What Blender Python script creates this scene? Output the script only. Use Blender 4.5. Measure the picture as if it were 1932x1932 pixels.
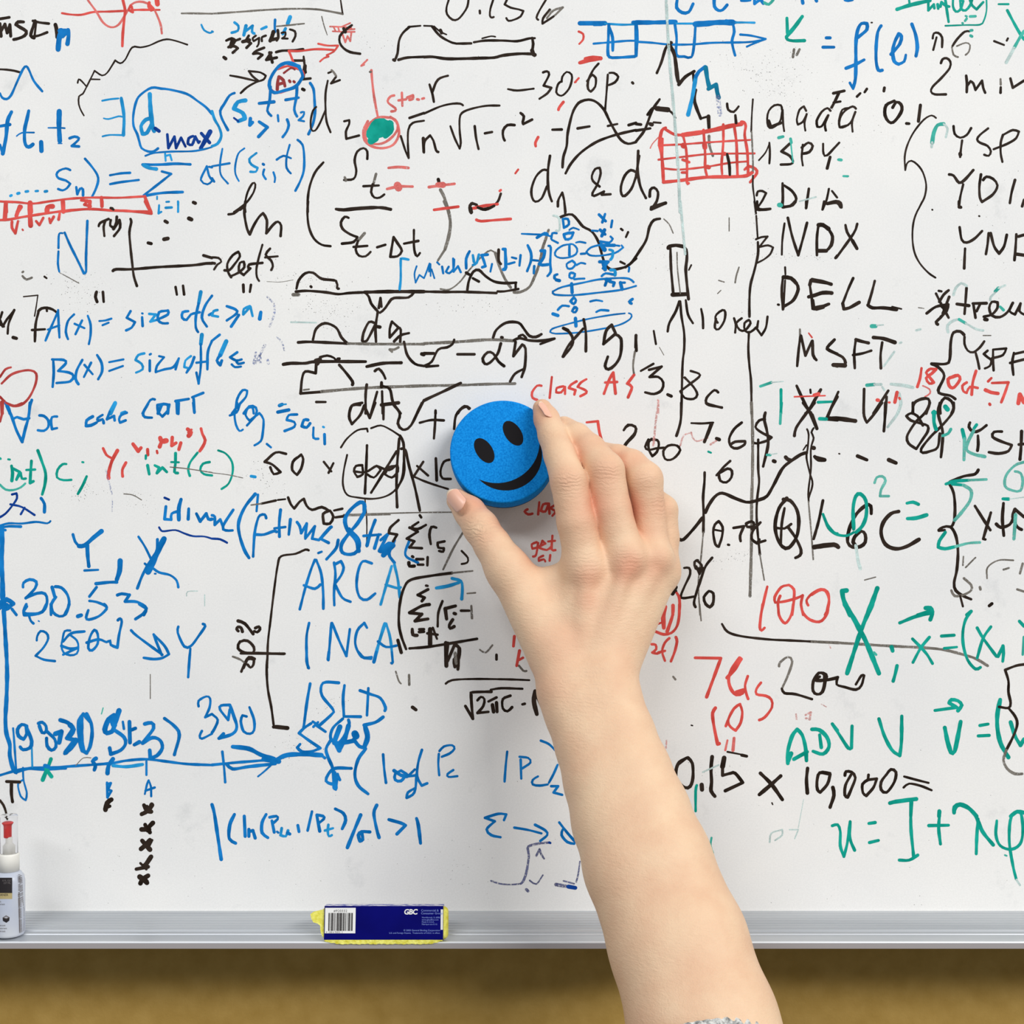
import bpy, bmesh, math, random
import numpy as np
from mathutils import Vector, Matrix

# ------------------------------------------------------------ camera, world, light
S = 0.00035            # metres per photo pixel on the board plane (y = 0)
D = 0.90               # camera distance from the board
SC = bpy.context.scene
COL = SC.collection
for o in list(bpy.data.objects):
    bpy.data.objects.remove(o)
cam_data = bpy.data.cameras.new('camera')
cam_data.sensor_width = 36.0
cam_data.lens = 36.0 * D / (1932 * S)
cam_data.clip_start = 0.01
cam = bpy.data.objects.new('camera', cam_data)
cam.location = (0, -D, 0)
cam.rotation_euler = (math.pi / 2, 0, 0)
COL.objects.link(cam)
SC.camera = cam

SC.view_settings.view_transform = 'Standard'
SC.view_settings.look = 'None'
SC.view_settings.gamma = 1.0
SC.view_settings.use_curve_mapping = False
SC.view_settings.exposure = -0.09

world = bpy.data.worlds.new('room_light')
SC.world = world
world.use_nodes = True
bg = world.node_tree.nodes['Background']
bg.inputs[0].default_value = (0.93, 0.96, 1.0, 1)
bg.inputs[1].default_value = 0.30


def area(name, loc, target, sx, sy, power, color=(1, 1, 1)):
    ld = bpy.data.lights.new(name, 'AREA')
    ld.shape = 'RECTANGLE'
    ld.size = sx
    ld.size_y = sy
    ld.energy = power
    ld.color = color
    o = bpy.data.objects.new(name, ld)
    o.location = loc
    d = Vector(target) - Vector(loc)
    o.rotation_euler = d.to_track_quat('-Z', 'Y').to_euler()
    COL.objects.link(o)
    return o


# long ceiling fixture front right of the board, plus an added left fill
area('ceiling_or_fill_light', (3.3, -3.8, 2.65), (0, 0, -0.12), 3.4, 0.6, 255, (1.0, 0.985, 0.96))
area('ceiling_or_fill_light', (-1.6, -3.2, 2.4), (0, 0, -0.1), 2.4, 0.5, 76, (0.97, 0.985, 1.0))  # added fill, not a fixture: lightens the arm's shadow


# ------------------------------------------------------------ helpers
def P(px, py, d=0.0):
    """photo pixel + distance off the board (mm) -> world point"""
    k = S * (D - d * 0.001) / D
    return Vector(((px - 966) * k, -d * 0.001, (966 - py) * k))


def lin(c):
    c = c / 255.0
    return c / 12.92 if c <= 0.04045 else ((c + 0.055) / 1.055) ** 2.4


def rgb(r, g, b):
    return (lin(r), lin(g), lin(b), 1.0)


def mat(name, color, rough=0.5, metal=0.0, spec=0.5):
    m = bpy.data.materials.new(name)
    m.use_nodes = True
    b = m.node_tree.nodes['Principled BSDF']
    b.inputs['Base Color'].default_value = color
    b.inputs['Roughness'].default_value = rough
    b.inputs['Metallic'].default_value = metal
    b.inputs['Specular IOR Level'].default_value = spec
    return m


def noise(m, scale, detail=3.0, rough=0.5, coord='Object', stretch=None):
    nt = m.node_tree
    tc = nt.nodes.new('ShaderNodeTexCoord')
    n = nt.nodes.new('ShaderNodeTexNoise')
    n.inputs['Scale'].default_value = scale
    n.inputs['Detail'].default_value = detail
    n.inputs['Roughness'].default_value = rough
    if stretch:
        mp = nt.nodes.new('ShaderNodeMapping')
        mp.inputs['Scale'].default_value = stretch
        nt.links.new(tc.outputs[coord], mp.inputs[0])
        nt.links.new(mp.outputs[0], n.inputs[0])
    else:
        nt.links.new(tc.outputs[coord], n.inputs[0])
    return n


def ramp(m, src, stops):
    r = m.node_tree.nodes.new('ShaderNodeValToRGB')
    e = r.color_ramp.elements
    while len(e) < len(stops):
        e.new(0.5)
    for i, (p, c) in enumerate(stops):
        e[i].position = p
        e[i].color = c
    m.node_tree.links.new(src, r.inputs[0])
    return r


def vary(m, scale, c0, c1, lo=0.35, hi=0.65, detail=3.0, stretch=None):
    n = noise(m, scale, detail, stretch=stretch)
    r = ramp(m, n.outputs[0], [(lo, c0), (hi, c1)])
    m.node_tree.links.new(r.outputs[0], m.node_tree.nodes['Principled BSDF'].inputs['Base Color'])
    return n


def bump(m, src, strength, dist):
    b = m.node_tree.nodes.new('ShaderNodeBump')
    b.inputs['Strength'].default_value = strength
    b.inputs['Distance'].default_value = dist
    m.node_tree.links.new(src, b.inputs['Height'])
    m.node_tree.links.new(b.outputs[0], m.node_tree.nodes['Principled BSDF'].inputs['Normal'])
    return b


def tag(o, label=None, cat=None, group=None, kind=None):
    if label: o['label'] = label
    if cat: o['category'] = cat
    if group: o['group'] = group
    if kind: o['kind'] = kind
    return o


def empty(name, loc):
    o = bpy.data.objects.new(name, None)
    o.location = loc
    o.empty_display_size = 0.02
    COL.objects.link(o)
    return o


def mesh_obj(name, verts, faces, mats, parent=None, smooth=False, fmats=None):
    """verts are world points; the object keeps its origin at the parent's"""
    me = bpy.data.meshes.new(name)
    off = parent_loc(parent)
    me.from_pydata([tuple(Vector(v) - off) for v in verts], [], faces)
    for m in (mats if isinstance(mats, (list, tuple)) else [mats]):
        me.materials.append(m)
    if fmats is not None:
        me.polygons.foreach_set('material_index', fmats)
    if smooth:
        me.polygons.foreach_set('use_smooth', [True] * len(me.polygons))
    me.update()
    o = bpy.data.objects.new(name, me)
    COL.objects.link(o)
    if parent is not None:
        o.parent = parent
    return o


def parent_loc(p):
    v = Vector((0, 0, 0))
    while p is not None:
        v += p.location
        p = p.parent
    return v


def bm_obj(name, bm, m, parent=None, smooth=False):
    bmesh.ops.recalc_face_normals(bm, faces=bm.faces)
    vs = [v.co.copy() for v in bm.verts]
    bm.verts.index_update()
    fs = [[v.index for v in f.verts] for f in bm.faces]
    bm.free()
    return mesh_obj(name, vs, fs, m, parent, smooth)


def box_bm(x0, x1, y0, y1, z0, z1, bev=0.0, seg=2, M=None):
    bm = bmesh.new()
    bmesh.ops.create_cube(bm, size=1.0)
    for v in bm.verts:
        v.co = Vector(((x0 + x1) / 2 + v.co.x * (x1 - x0), (y0 + y1) / 2 + v.co.y * (y1 - y0),
                       (z0 + z1) / 2 + v.co.z * (z1 - z0)))
    if bev > 0:
        bmesh.ops.bevel(bm, geom=list(bm.edges), offset=bev, segments=seg, profile=0.5, affect='EDGES')
    if M is not None:
        for v in bm.verts:
            v.co = M @ v.co
    return bm


def lathe(profile, n=48, center=(0, 0, 0), axis=None, cap=True):
    """profile: (radius, height) list, revolved round +Z (or matrix axis)"""
    vs, fs = [], []
    for (r, h) in profile:
        for i in range(n):
            a = 2 * math.pi * i / n
            vs.append(Vector((r * math.cos(a), r * math.sin(a), h)))
    for j in range(len(profile) - 1):
        for i in range(n):
            k = (i + 1) % n
            fs.append([j * n + i, j * n + k, (j + 1) * n + k, (j + 1) * n + i])
    if cap:
        fs.append(list(range(n))[::-1])
        fs.append([(len(profile) - 1) * n + i for i in range(n)])
    if axis is not None:
        vs = [axis @ v for v in vs]
    c = Vector(center)
    return [v + c for v in vs], fs


def text_geom(body, size, align='LEFT', extrude=0.0, shear=0.0, offset=0.0, spacing=1.0):
    """text as flat 2D mesh data (x, y) using the built-in font"""
    cu = bpy.data.curves.new('tmp_text', 'FONT')
    cu.body = body
    cu.size = size
    cu.align_x = align
    cu.shear = shear
    cu.offset = offset
    cu.space_character = spacing
    cu.resolution_u = 3
    o = bpy.data.objects.new('tmp_text', cu)
    COL.objects.link(o)
    dg = bpy.context.evaluated_depsgraph_get()
    me = bpy.data.meshes.new_from_object(o.evaluated_get(dg))
    vs = [v.co.copy() for v in me.vertices]
    fs = [list(p.vertices) for p in me.polygons]
    bpy.data.objects.remove(o)
    bpy.data.curves.remove(cu)
    bpy.data.meshes.remove(me)
    return vs, fs

STROKES = """
@ 0 0 400
# mse|handwriting|black letters MSE with a blue n after them
K 5 0,172 45,165 85,158
K 6 0,215 10,330
K 6 0,300 45,220 65,300 90,225 98,330
K 6 215,200 165,200 145,225 185,250 240,285 225,325 170,350 125,360
K 6 320,190 300,250 280,325 310,345
K 4 330,200 315,330
K 5 300,190 360,205 445,215
K 5 285,335 350,325 430,295
K 7 505,225 515,265 520,340
B 9 560,275 540,350 530,450
B 8 550,275 590,310 570,330 620,275 625,330 615,400
B 9 545,280 600,285
# redwave|drawn_curve|red sine curve crossing two red axes
R 4 565,120 640,132 740,135 850,110 1000,105 1150,98 1250,90 1455,90
r 4 800,0 880,110 940,205 1010,248 1080,225 1150,120 1200,40 1270,15 1340,30 1400,80 1440,160 1465,230 1475,305
R 5 1120,0 1140,90 1135,150 1120,300 1115,420
R 5 1190,50 1175,90 1210,110 1200,60
R 6 1360,25 1355,60 1380,95 1395,80 1360,40
R 9 1430,0 1435,38
# zigzag|drawn_curve|thin black zigzag line rising to the right
K 3.2 708,755 718,722 745,740 790,790 820,730 862,645 930,688 975,665 1010,615 1050,550 1095,577 1140,545 1205,432 1280,432 1360,415 1450,375 1520,358 1600,372 1707,407
K 3 830,722 910,724
K 3 790,790 755,855 720,878 718,950 740,1010 765,1053
# bluewave|drawn_curve|blue and black wave at the left edge of the frame
K 4 0,632 60,635 130,645 185,660
B 4.5 0,850 20,890 60,903 100,870 150,760 210,630 240,605 265,640 310,740 385,832
# dmax|handwriting|blue formula with d max inside a blue loop
B 6 0,1150 90,1135
B 7 105,1020 70,1100 55,1250 25,1400
B 5 0,1320 25,1400
B 6.5 262,1010 245,1090 225,1180 225,1290 245,1335 275,1335 300,1315
B 3 152,1240 200,1210 310,1208
B 8 375,1295 378,1375
B 9 540,1015 538,1150 545,1285
B 3 440,1165 540,1165 590,1168
B 2 530,1308 565,1308
B 5 635,1260 680,1245 720,1260 700,1290 655,1330 720,1335
b 3.5 932,918 1000,905 1080,897
b 6 1105,895 1130,1060 1125,1230
b 3 945,1078 990,1085 1080,1060 1115,1065
b 3.5 935,1243 1000,1230 1130,1232
B 4.5 1440,1353 1400,1380 1350,1380 1290,1350 1270,1290 1250,1220 1218,1150 1215,1050 1240,930 1280,865 1380,800 1470,808 1540,815 1700,855 1800,920 1880,980 1932,1040
b 8 1365,858 1372,1000 1390,1150 1405,1195
b 7 1380,1080 1330,1090 1285,1150 1300,1220 1340,1210 1380,1130
D 6 1415,1170 1450,1195
D 5 1525,1225 1535,1350 1590,1245 1605,1350 1650,1255 1690,1335
D 5 1760,1240 1720,1260 1712,1310 1750,1320 1780,1245 1810,1300 1820,1290
D 8 1915,1200 1870,1280 1830,1350
D 6 1835,1215 1910,1300
B 3.5 1325,1420 1400,1395 1550,1382 1750,1378 1860,1360 1932,1340
# sumf|handwriting|blue summation formula with delta t
b 5 95,1785 105,1780
b 5 160,1764 175,1760
b 5 235,1746 255,1743
b 5 325,1742 345,1740
b 5 410,1745 428,1742
B 4.5 640,1550 600,1535 540,1555 515,1590 535,1625 600,1645 640,1675 610,1715 570,1735 530,1722
B 5 695,1705 705,1770 730,1720 755,1725 757,1780
B 4.5 775,1447 830,1510 885,1590 895,1650 870,1730 840,1790
B 4.5 1003,1597 1100,1580 1185,1575
B 4.5 1003,1678 1100,1660 1265,1640
b 3.5 1505,1400 1510,1465
b 4 1510,1420 1550,1410 1565,1460
B 5 1735,1498 1600,1492 1450,1500 1300,1500
b 7 1310,1505 1360,1530 1425,1540
B 4.5 1475,1562 1560,1585 1440,1680 1310,1780
B 5 1310,1785 1480,1758 1665,1750
b 3 1432,1790 1432,1815
b 3.5 1450,1870 1448,1932
b 4 1515,1840 1540,1838
b 4 1510,1892 1565,1890
b 4 1625,1840 1622,1932
B 4 1885,1515 1830,1640 1890,1680 1932,1650
B 4 1905,1520 1932,1525
B 4 1885,1515 1905,1600 1932,1640
b 3.5 1835,225 1860,275 1910,300 1932,292
# redbar|drawn_box|red box with digits along the left edge
R 4 0,1835 150,1842 300,1855 450,1835 650,1810 850,1800 1080,1802 1310,1790
R 6 1320,1790 1345,1860 1375,1932
R 6 55,1845 60,1932
R 8 275,1850 282,1932
R 7 575,1840 578,1930
R 7 190,1885 160,1932
R 7 480,1880 430,1890 425,1930
R 5 740,1825 800,1830 770,1865 825,1880 815,1905
R 6 925,1800 930,1880
R 4 580,1930 800,1905 1000,1918 1360,1928
# topframe|drawn_box|faint grey box outline at the top edge
k 3.5 1655,122 1760,122 1932,125
# tstick|drawn_graph|small black graph with dots and a T label
K 6 1762,1845 1780,1852
K 5 1010,1897 1025,1900
@ 400 0 400
# topframe
k 3.5 0,125 250,108 500,90 760,80 950,85 1060,100 1190,125
K 3 1172,0 1185,90 1192,130
k 3 860,80 1000,92 1190,130
# sqrt|handwriting|small blue 3n line and black sqrt notes above an arrow
b 5 205,205 240,235 235,280 180,298
b 6 310,235 290,320
b 5 300,290 370,235 365,290 385,305
b 5 450,265 495,245
B 5 575,180 572,240 575,290
b 7 712,155 690,215
b 6 670,260 645,310
b 4 0,285 8,290
k 3 590,240 700,230 840,215
K 5 130,370 180,350 215,370 185,410 150,430 200,420 235,440 190,480
K 7 190,360 170,425
K 5 215,370 255,355
K 7 280,380 340,365
K 5 335,325 310,370 355,395 315,435
K 4 400,325 370,350 380,375 430,345 425,400 410,425
K 4 490,325 455,340 455,375
K 7 560,290 545,340 530,372
K 6 535,365 600,350
K 5 600,275 605,340 590,370
K 4 635,300 670,295 665,330 640,350 690,352
K 4 710,268 755,285 760,330 735,378
K 5 475,435 400,465 375,490 420,485 460,500 420,535
K 5 540,480 495,545 590,525
K 6 525,480 540,525 550,568
K 6 108,522 125,535
K 5 585,475 640,462 750,460 830,450
K 4.5 745,552 840,552
K 4 835,515 845,600 855,660
K 7 848,600 840,660
K 4.5 840,660 835,700 830,722 898,715
K 6 825,812 840,820
# arrowk|drawn_arrow|black arrow pointing right at the circled letter A
K 4 165,688 260,705 410,740
K 4 335,648 440,660 490,690 470,725 400,750 320,795 262,848
K 4 340,655 370,695 420,735
# circa|drawn_circle|red and blue circled letter A with a red arrow above
R 4 740,565 720,510 700,465 800,465 950,448 1110,455
R 3.5 968,398 1050,415 1150,415 1110,470 1045,502
R 3.5 985,560 1020,530 1062,515
R 4 600,630 690,602 760,620 825,650 830,700 770,780 690,820 600,845 540,815 525,760
B 6 780,600 700,572 630,590 570,650 525,740 530,810 570,845 660,825 760,790 815,720 825,680 780,600
B 7 700,578 795,605
c 6 595,815 600,740 610,700 650,730 665,785
c 6 600,770 650,755
c 5 705,735 712,745
c 5 745,742 752,748
c 3.5 655,665 720,620 755,635
# redtable|drawn_box|small red crossed grid with a letter W
r 3 1075,242 1180,245 1270,255
r 3 1100,285 1200,290 1300,290
r 3 1110,250 1125,280
r 3 1150,250 1160,285
r 3 1180,245 1260,210
r 3.5 1185,300 1215,385 1235,330 1260,375 1270,300
r 3 1230,270 1300,265
K 4.5 1275,230 1210,280 1165,330 1165,390 1200,440 1260,475 1350,490
K 6 1200,260 1215,290
k 2 1000,150 1020,230 1050,318
r 3.5 1415,545 1360,600 1385,590
# dmax
B 5 205,848 160,870 110,950 75,1010 90,1080 145,1185
b 8 305,915 235,930 200,990 280,1030 300,1080 240,1105
D 4 200,1075 240,1105
B 7 350,1080 345,1140 370,1115
B 5 535,790 525,920 505,1010 540,1055
B 6 430,942 565,928
B 4 600,1050 605,1105
B 6 430,1110 505,1160 425,1245
B 5 775,790 770,880 750,1000 775,1060
B 5 672,910 790,890
B 4 810,1025 840,1020 830,1060 790,1095 840,1105
B 5 685,1090 700,1140 680,1200 645,1248
B 5 895,758 925,810 935,920 938,1030 920,1130 880,1222
b 5 0,1015 25,1090 65,1160 85,1240 50,1310 0,1332
# sumf
B 3.5 95,1355 75,1480 80,1590 145,1672
B 4 0,1515 160,1488
B 3.5 295,1352 240,1400 212,1510 215,1590 245,1650
b 4.5 405,1395 340,1450 360,1500 415,1530 400,1565 350,1565
B 5 465,1495 472,1500
B 4 475,1545 465,1590 490,1632
B 4 560,1570 575,1620 570,1660
B 4 708,1320 680,1430 680,1530 718,1580
B 4 590,1455 650,1420 720,1442
B 4.5 780,1275 825,1320 840,1430 835,1560 800,1660 760,1738
B 5 0,1625 20,1655
# dsq|handwriting|thin black letter d raised to 2
K 4 1055,735 1035,850 1035,1000 1045,1110 1080,1205
K 3.5 1035,1000 985,1120 940,1190 905,1180 900,1100 920,1010 950,975
K 4 1060,665 1085,655
K 4 1130,700 1085,760 1165,730
k 4 1090,640 1110,660 1130,690
# rsqrt|handwriting|black fraction with roots of n and one minus r squared
K 4.5 1205,1105 1250,1095 1250,1130 1220,1200 1225,1265 1340,1235
K 5 1800,1075 1932,1030
K 4 1720,1240 1765,1380 1792,1440 1785,1300 1790,1180 1830,1120 1932,1100
K 6 1925,1260 1930,1385
# green|drawn_circle|green filled blob inside red rings on a red stem
r 4.5 1452,640 1462,760 1480,900 1510,1060
k 4 1438,655 1448,655
r 4.5 1420,1105 1380,1190 1390,1280 1460,1335 1560,1350 1650,1320 1700,1240 1700,1160 1670,1090 1600,1070 1520,1070 1450,1110 1405,1180 1400,1260 1440,1305 1540,1310 1630,1260 1690,1180 1680,1110 1625,1065
G 13 1460,1170 1500,1110 1560,1110 1540,1180 1450,1180 1440,1230 1520,1230 1600,1190 1620,1130 1570,1150 1560,1220 1490,1220 1450,1285 1490,1260
G 11 1580,1240 1620,1200 1630,1150 1580,1120 1530,1130 1500,1180 1440,1200
r 4.5 1660,870 1625,880 1600,920 1620,950 1670,985 1670,1010 1635,1015
r 4.5 1730,845 1735,965
r 4.5 1700,915 1770,905
r 5 1780,890 1830,870 1830,900 1800,910
r 4.5 1870,905 1885,908
r 4.5 1915,900 1932,895
# stdt|handwriting|large black ln formula of S t over S t minus delta t
K 4 305,1932 300,1860 325,1750 370,1670 395,1680 380,1750 310,1850 200,1932
K 4.5 1015,1480 940,1570 890,1700 872,1830 875,1932
K 4.5 1415,1448 1415,1380 1380,1350 1325,1380 1300,1460 1315,1560 1290,1630 1205,1640
k 5 1210,1615 1220,1645
k 5 1495,1585 1470,1680
K 4.5 1465,1680 1450,1750 1480,1800 1530,1800 1570,1772
K 4.5 1380,1697 1520,1690
K 5 1130,1905 1200,1910 1320,1895 1500,1890 1630,1912
# redeq|drawn_marks|red dashes and crosses marked over a black formula
r 5 1608,1530 1700,1522 1790,1530
r 5 1595,1722 1700,1700 1828,1700
r 13 1690,1690 1700,1710
# wedge|drawn_profile|thick black outline of a sloping block
K 5 1700,545 1780,525 1932,518
K 6 1655,545 1665,550
K 4.5 1665,550 1690,490 1705,370 1740,300 1800,245
K 3.5 1790,245 1900,235
@ 800 0 400
# pct|handwriting|black number 0.15% cut by the top edge
K 4 225,0 205,70 210,130 260,180 310,175 360,120 395,60 405,0
K 5 508,98 510,122
K 4 630,0 605,80 600,140 615,160 635,155
K 4 755,0 735,40 790,70 860,85 905,100 880,150 820,180 770,190 750,165
K 4 1110,0 1050,100 1025,160 1040,180
k 4 1150,90 1085,170 1080,215 1180,150 1265,68 1180,95 1120,165
K 4 1145,85 1085,165 1080,215 1180,150
# wedge
K 3 0,235 60,237 75,237
K 4.5 70,240 150,330 260,390 330,397 430,395
K 3 90,240 150,290 205,315
K 6 150,275 160,300
K 4.5 455,385 560,370 720,370 850,375 960,350 1010,348
K 3 530,350 610,330 650,335
K 5 985,345 995,400 985,465
K 7 985,460 1000,500 1010,500
K 5.5 1000,492 870,490 720,505 640,525 500,530 340,535 200,535 80,518 0,520
# rsqrt
K 4.5 50,770 75,850 90,928
K 4.5 75,845 110,750 150,710 218,690
K 4 0,1035 150,970 260,945 330,945 355,960
K 4 240,1150 280,1260 325,1355 335,1300 325,1190 325,1080 345,1030 420,995 560,965 688,962
K 4.5 462,1150 475,1260 497,1358
K 5 555,1215 620,1203
K 5 825,1140 760,1140 720,1190 722,1250 735,1280
K 5 880,1030 910,1060 900,1110 905,1130 985,1090
K 4.5 0,1390 5,1290 55,1235 85,1280 110,1370 130,1385
# thirty|handwriting|black number -30.6p with red ticks around it
K 4 765,812 850,825 1000,808
K 4.5 1085,660 1120,650 1140,680 1090,780 1160,800 1125,850 1052,900
K 4 1255,745 1260,700 1300,655 1345,680 1345,740 1320,810 1270,865 1235,870 1205,840 1220,770 1245,745
K 4.5 1590,580 1540,640 1495,740 1495,810 1520,835 1560,790 1565,710 1530,680 1485,740
K 4 1675,680 1665,820 1650,1005
K 4.5 1690,665 1730,665 1770,700 1740,750 1685,775
K 5 1898,752 1905,760
K 5 1170,1182 1255,1180
R 4 1410,712 1375,750 1385,745
R 5 1270,930 1235,975 1225,1000
R 5 1040,1250 1015,1300 1018,1332
R 4 858,1545 832,1580
R 4 1410,288 1450,310 1450,360 1415,400
R 7 1470,535 1540,525 1610,532 1500,550 1420,572
# hump|drawn_curve|black hump curve with dashed midline and rising line
K 5 1262,1525 1270,1430 1300,1330 1310,1210 1350,1040 1390,960 1430,925 1500,908 1570,930 1640,1000 1690,1100 1750,1210 1800,1280 1860,1310 1932,1295
K 5 1290,1580 1340,1490 1430,1390 1560,1300 1680,1250 1800,1215 1932,1185
K 5 1400,1170 1508,1152
K 4.5 1675,1148 1762,1130
K 5 1865,1140 1932,1120
# bluebox|drawn_boxes|blue boxes and arrow along a timeline
B 8 1420,212 1650,212
B 6 1550,225 1620,222
b 4 1650,215 1800,225 1920,222
B 8 1905,205 1932,205
B 5.5 1685,225 1680,350 1675,470 1690,520 1760,525 1920,515
B 5.5 1690,250 1718,340 1720,460
B 4 1545,398 1700,385 1850,372 1932,372
B 5 1930,225 1932,500
# d12|handwriting|large black d1 and d2 joined by an ampersand
K 5 1148,1420 1130,1550 1130,1690 1145,1780 1165,1835
K 4.5 1115,1550 1080,1550 1020,1610 980,1720 985,1800 1015,1838 1070,1810 1120,1700
K 4.5 1220,1880 1225,1820 1260,1755 1278,1830 1290,1932
K 4.5 1600,1700 1540,1650 1530,1600 1560,1540 1600,1530 1610,1580 1580,1680 1535,1760 1550,1785 1640,1745 1620,1775 1700,1770
K 5 1932,1570 1885,1550 1830,1600 1795,1700 1800,1770 1830,1785 1890,1720 1932,1610
# stdt
K 6 130,1635 135,1655
k 6 150,1730 185,1800 225,1932
# redeq
r 5 45,1705 150,1690 278,1675
r 11 125,1685 175,1685
R 4.5 95,1912 200,1895 312,1885
R 5 440,1900 550,1875 670,1860
R 5 690,1740 700,1732
K 4.5 700,1765 670,1840 600,1890 520,1905 480,1870 440,1850 415,1890 420,1932
@ 1200 0 400
# topblue|handwriting|blue words cut off by the top edge
B 6 375,0 370,70 420,115 480,110 520,35
B 6 712,0 715,60 750,95 790,90 830,45
B 5 960,5 1010,5 1040,0
B 6 1080,0 1080,35 1130,0 1160,30
g 5 1170,25 1210,40 1250,0
B 6 1515,0 1520,28
B 6 1640,0 1645,10
# bluebox
B 8 0,205 150,205 360,200
b 4 360,215 530,215
B 10 540,220 640,215 740,205 880,205
B 6 820,190 910,205
b 4 910,205 1000,205 1080,207
B 4 0,380 150,390 300,405 500,405 700,390 1000,385 1130,370
B 4 950,315 1050,325 1180,355 1100,385 1010,425
B 5.5 5,225 10,350 2,510
B 5 355,225 370,350 368,500 440,515 505,520 530,400 542,225
B 5 885,225 895,290 875,370 885,440 903,505
# spikes|drawn_curve|black spiky curve with a blue double peak
K 5 190,665 230,570 270,440 300,400
K 7 300,390 320,390
K 7 310,420 350,500 375,690 385,740 400,755
K 6 390,770 450,700 530,650
K 4 520,660 525,740
K 6 545,820 530,900 550,980 590,1080
K 4 590,1080 660,1060
K 7 660,1060 665,1165
b 7 475,1045 510,900 545,700
B 7 545,700 575,650 630,610
T 8 635,615 650,720 670,800
T 7 660,810 730,770 740,840 755,890
d 8 745,880 765,1040
k 5 665,1240 670,1330 700,1420
# greenk|handwriting|green letter K above smudged quote marks
G 6 1375,165 1380,300
G 7 1515,150 1450,240 1375,330
G 6 1370,335 1380,360 1430,372 1535,370
k 5 1440,450 1430,520
k 5 1490,450 1465,500
# fl|handwriting|blue equation reading f of l
B 6 1740,345 1765,345
B 6 1710,430 1790,430
# hump
K 5 215,905 150,1000 105,1120 70,1200 0,1290
K 5 105,1045 150,985 210,980
K 9 190,990 290,1000
K 4 290,1000 330,1030 360,1075
K 5 0,1130 45,1135
K 7 130,1130 145,1135
K 3.5 160,1115 225,1120
K 5 0,1190 130,1170
# redgrid|drawn_grid|red hand-drawn grid of squares
R 6 270,1165 235,1190 215,1310 235,1420 245,1560 250,1660
R 5 240,1265 235,1440
R 5 270,1180 350,1225 420,1230
R 8 420,1230 600,1205 750,1175 850,1150 960,1130
R 5 960,1110 985,1115 1000,1150 990,1230 1015,1390 1022,1590
R 3.5 205,1325 420,1315 620,1300 850,1285 1040,1275
R 3.5 205,1455 420,1430 640,1405 800,1400 1080,1398
R 3.5 250,1535 400,1545 640,1520 850,1485 1020,1470
R 6 250,1660 400,1645 640,1615 900,1610 1010,1600 1060,1570
R 4.5 425,1220 455,1350 465,1500 465,1665 480,1670
R 4.5 615,1185 630,1400 630,1530 650,1615
R 4.5 795,1135 795,1300 780,1490 785,1585
R 5 895,1150 915,1300 920,1450 925,1600
R 9 430,1325 435,1330
R 10 625,1320 628,1345
R 7 800,1400 810,1402
R 5 425,1455 485,1478
R 5 418,1572 455,1572
R 8 650,1520 665,1525
R 5 990,1545 1030,1515 1090,1540 1100,1580 1040,1660
r 2 205,1250 150,1310 130,1350
K 5 830,1405 850,1500 855,1595
# vline|drawn_line|long black vertical line left of the column of tickers
K 4.5 830,945 840,1000 890,1020 935,970
K 5 905,1050 912,1120
K 3 1065,905 1055,1050 1050,1200
k 3 1053,1200 1065,1450 1065,1560
K 3 1065,1600 1065,1700 1080,1820 1090,1932
# aada|handwriting|black row of four letters with 0.1 beside it
K 4 1330,1000 1320,960 1260,960 1210,1010 1195,1080 1205,1150 1240,1165 1310,1110 1335,1000 1340,1120 1350,1195
K 5.5 1210,1100 1230,1155 1320,1120
K 4 1550,1010 1530,970 1490,1000 1465,1090 1475,1135 1520,1110 1555,1040 1535,1120 1543,1190
K 4 1770,1010 1740,985 1690,1020 1645,1100 1650,1155 1690,1150 1750,1050 1720,1130 1728,1190
K 4 1932,985 1880,1000 1850,1100 1855,1160 1932,1140
K 5 1795,850 1895,828
K 5 1845,850 1810,925 1780,980
K 4 1800,935 1860,925
# spy|handwriting|black letter row numbered 1 right of the long line
K 4 1215,1300 1220,1400 1215,1490
K 3 1120,1460 1180,1390 1215,1310
K 5 1400,1310 1325,1380 1400,1420 1430,1470 1410,1495 1320,1500
K 4 1520,1320 1510,1430 1520,1508
K 5 1510,1345 1570,1300 1610,1330 1580,1385 1525,1400
K 4 1705,1310 1710,1400 1740,1415 1850,1300
K 5 1768,1430 1740,1535
g 6 1300,1255 1340,1245
g 5 1408,1265 1415,1300
g 3 1410,1300 1430,1480
g 5 1850,1455 1870,1458
# dia|handwriting|black letter row numbered 2 right of the long line
K 4 1100,1780 1110,1745 1150,1740 1185,1760 1150,1830 1105,1900 1120,1915 1218,1905
K 5 1335,1670 1338,1800 1335,1890
K 5 1350,1690 1420,1740 1460,1810 1430,1870 1340,1890
K 5 1575,1720 1550,1895
K 3.5 1755,1720 1735,1820 1700,1910
K 3.5 1785,1740 1830,1800
K 5.5 1745,1855 1820,1835 1860,1850 1868,1890
g 8 1305,1868 1320,1868
l 3 1490,1835 1640,1795
g 4 1890,1605 1930,1608
# d12
K 5 20,1375 15,1550 40,1700 90,1805
K 5 30,1420 0,1600
K 5 125,1790 130,1730 165,1710 200,1750 190,1830 145,1905
K 6 140,1890 270,1850
# greenline|drawn_line|very faint green vertical line down the board
l 5 275,0 290,300 310,600 345,1000 375,1400 390,1650 400,1932
@ 1532 0 400
# topblue
B 5 300,0 330,8 370,0
B 5 40,0 45,10
# imp|handwriting|boxed green word at the top right corner
G 7 775,85 900,45 1075,5
G 4 885,0 890,40
G 5 1060,20 1060,95 1110,40 1115,75
G 5 1145,40 1150,78
G 5 1170,60 1180,20 1215,50 1250,60
G 5 1215,0 1230,100 1245,200
G 3 1215,235 1400,228 1530,225 1565,190 1590,100 1590,0
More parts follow.
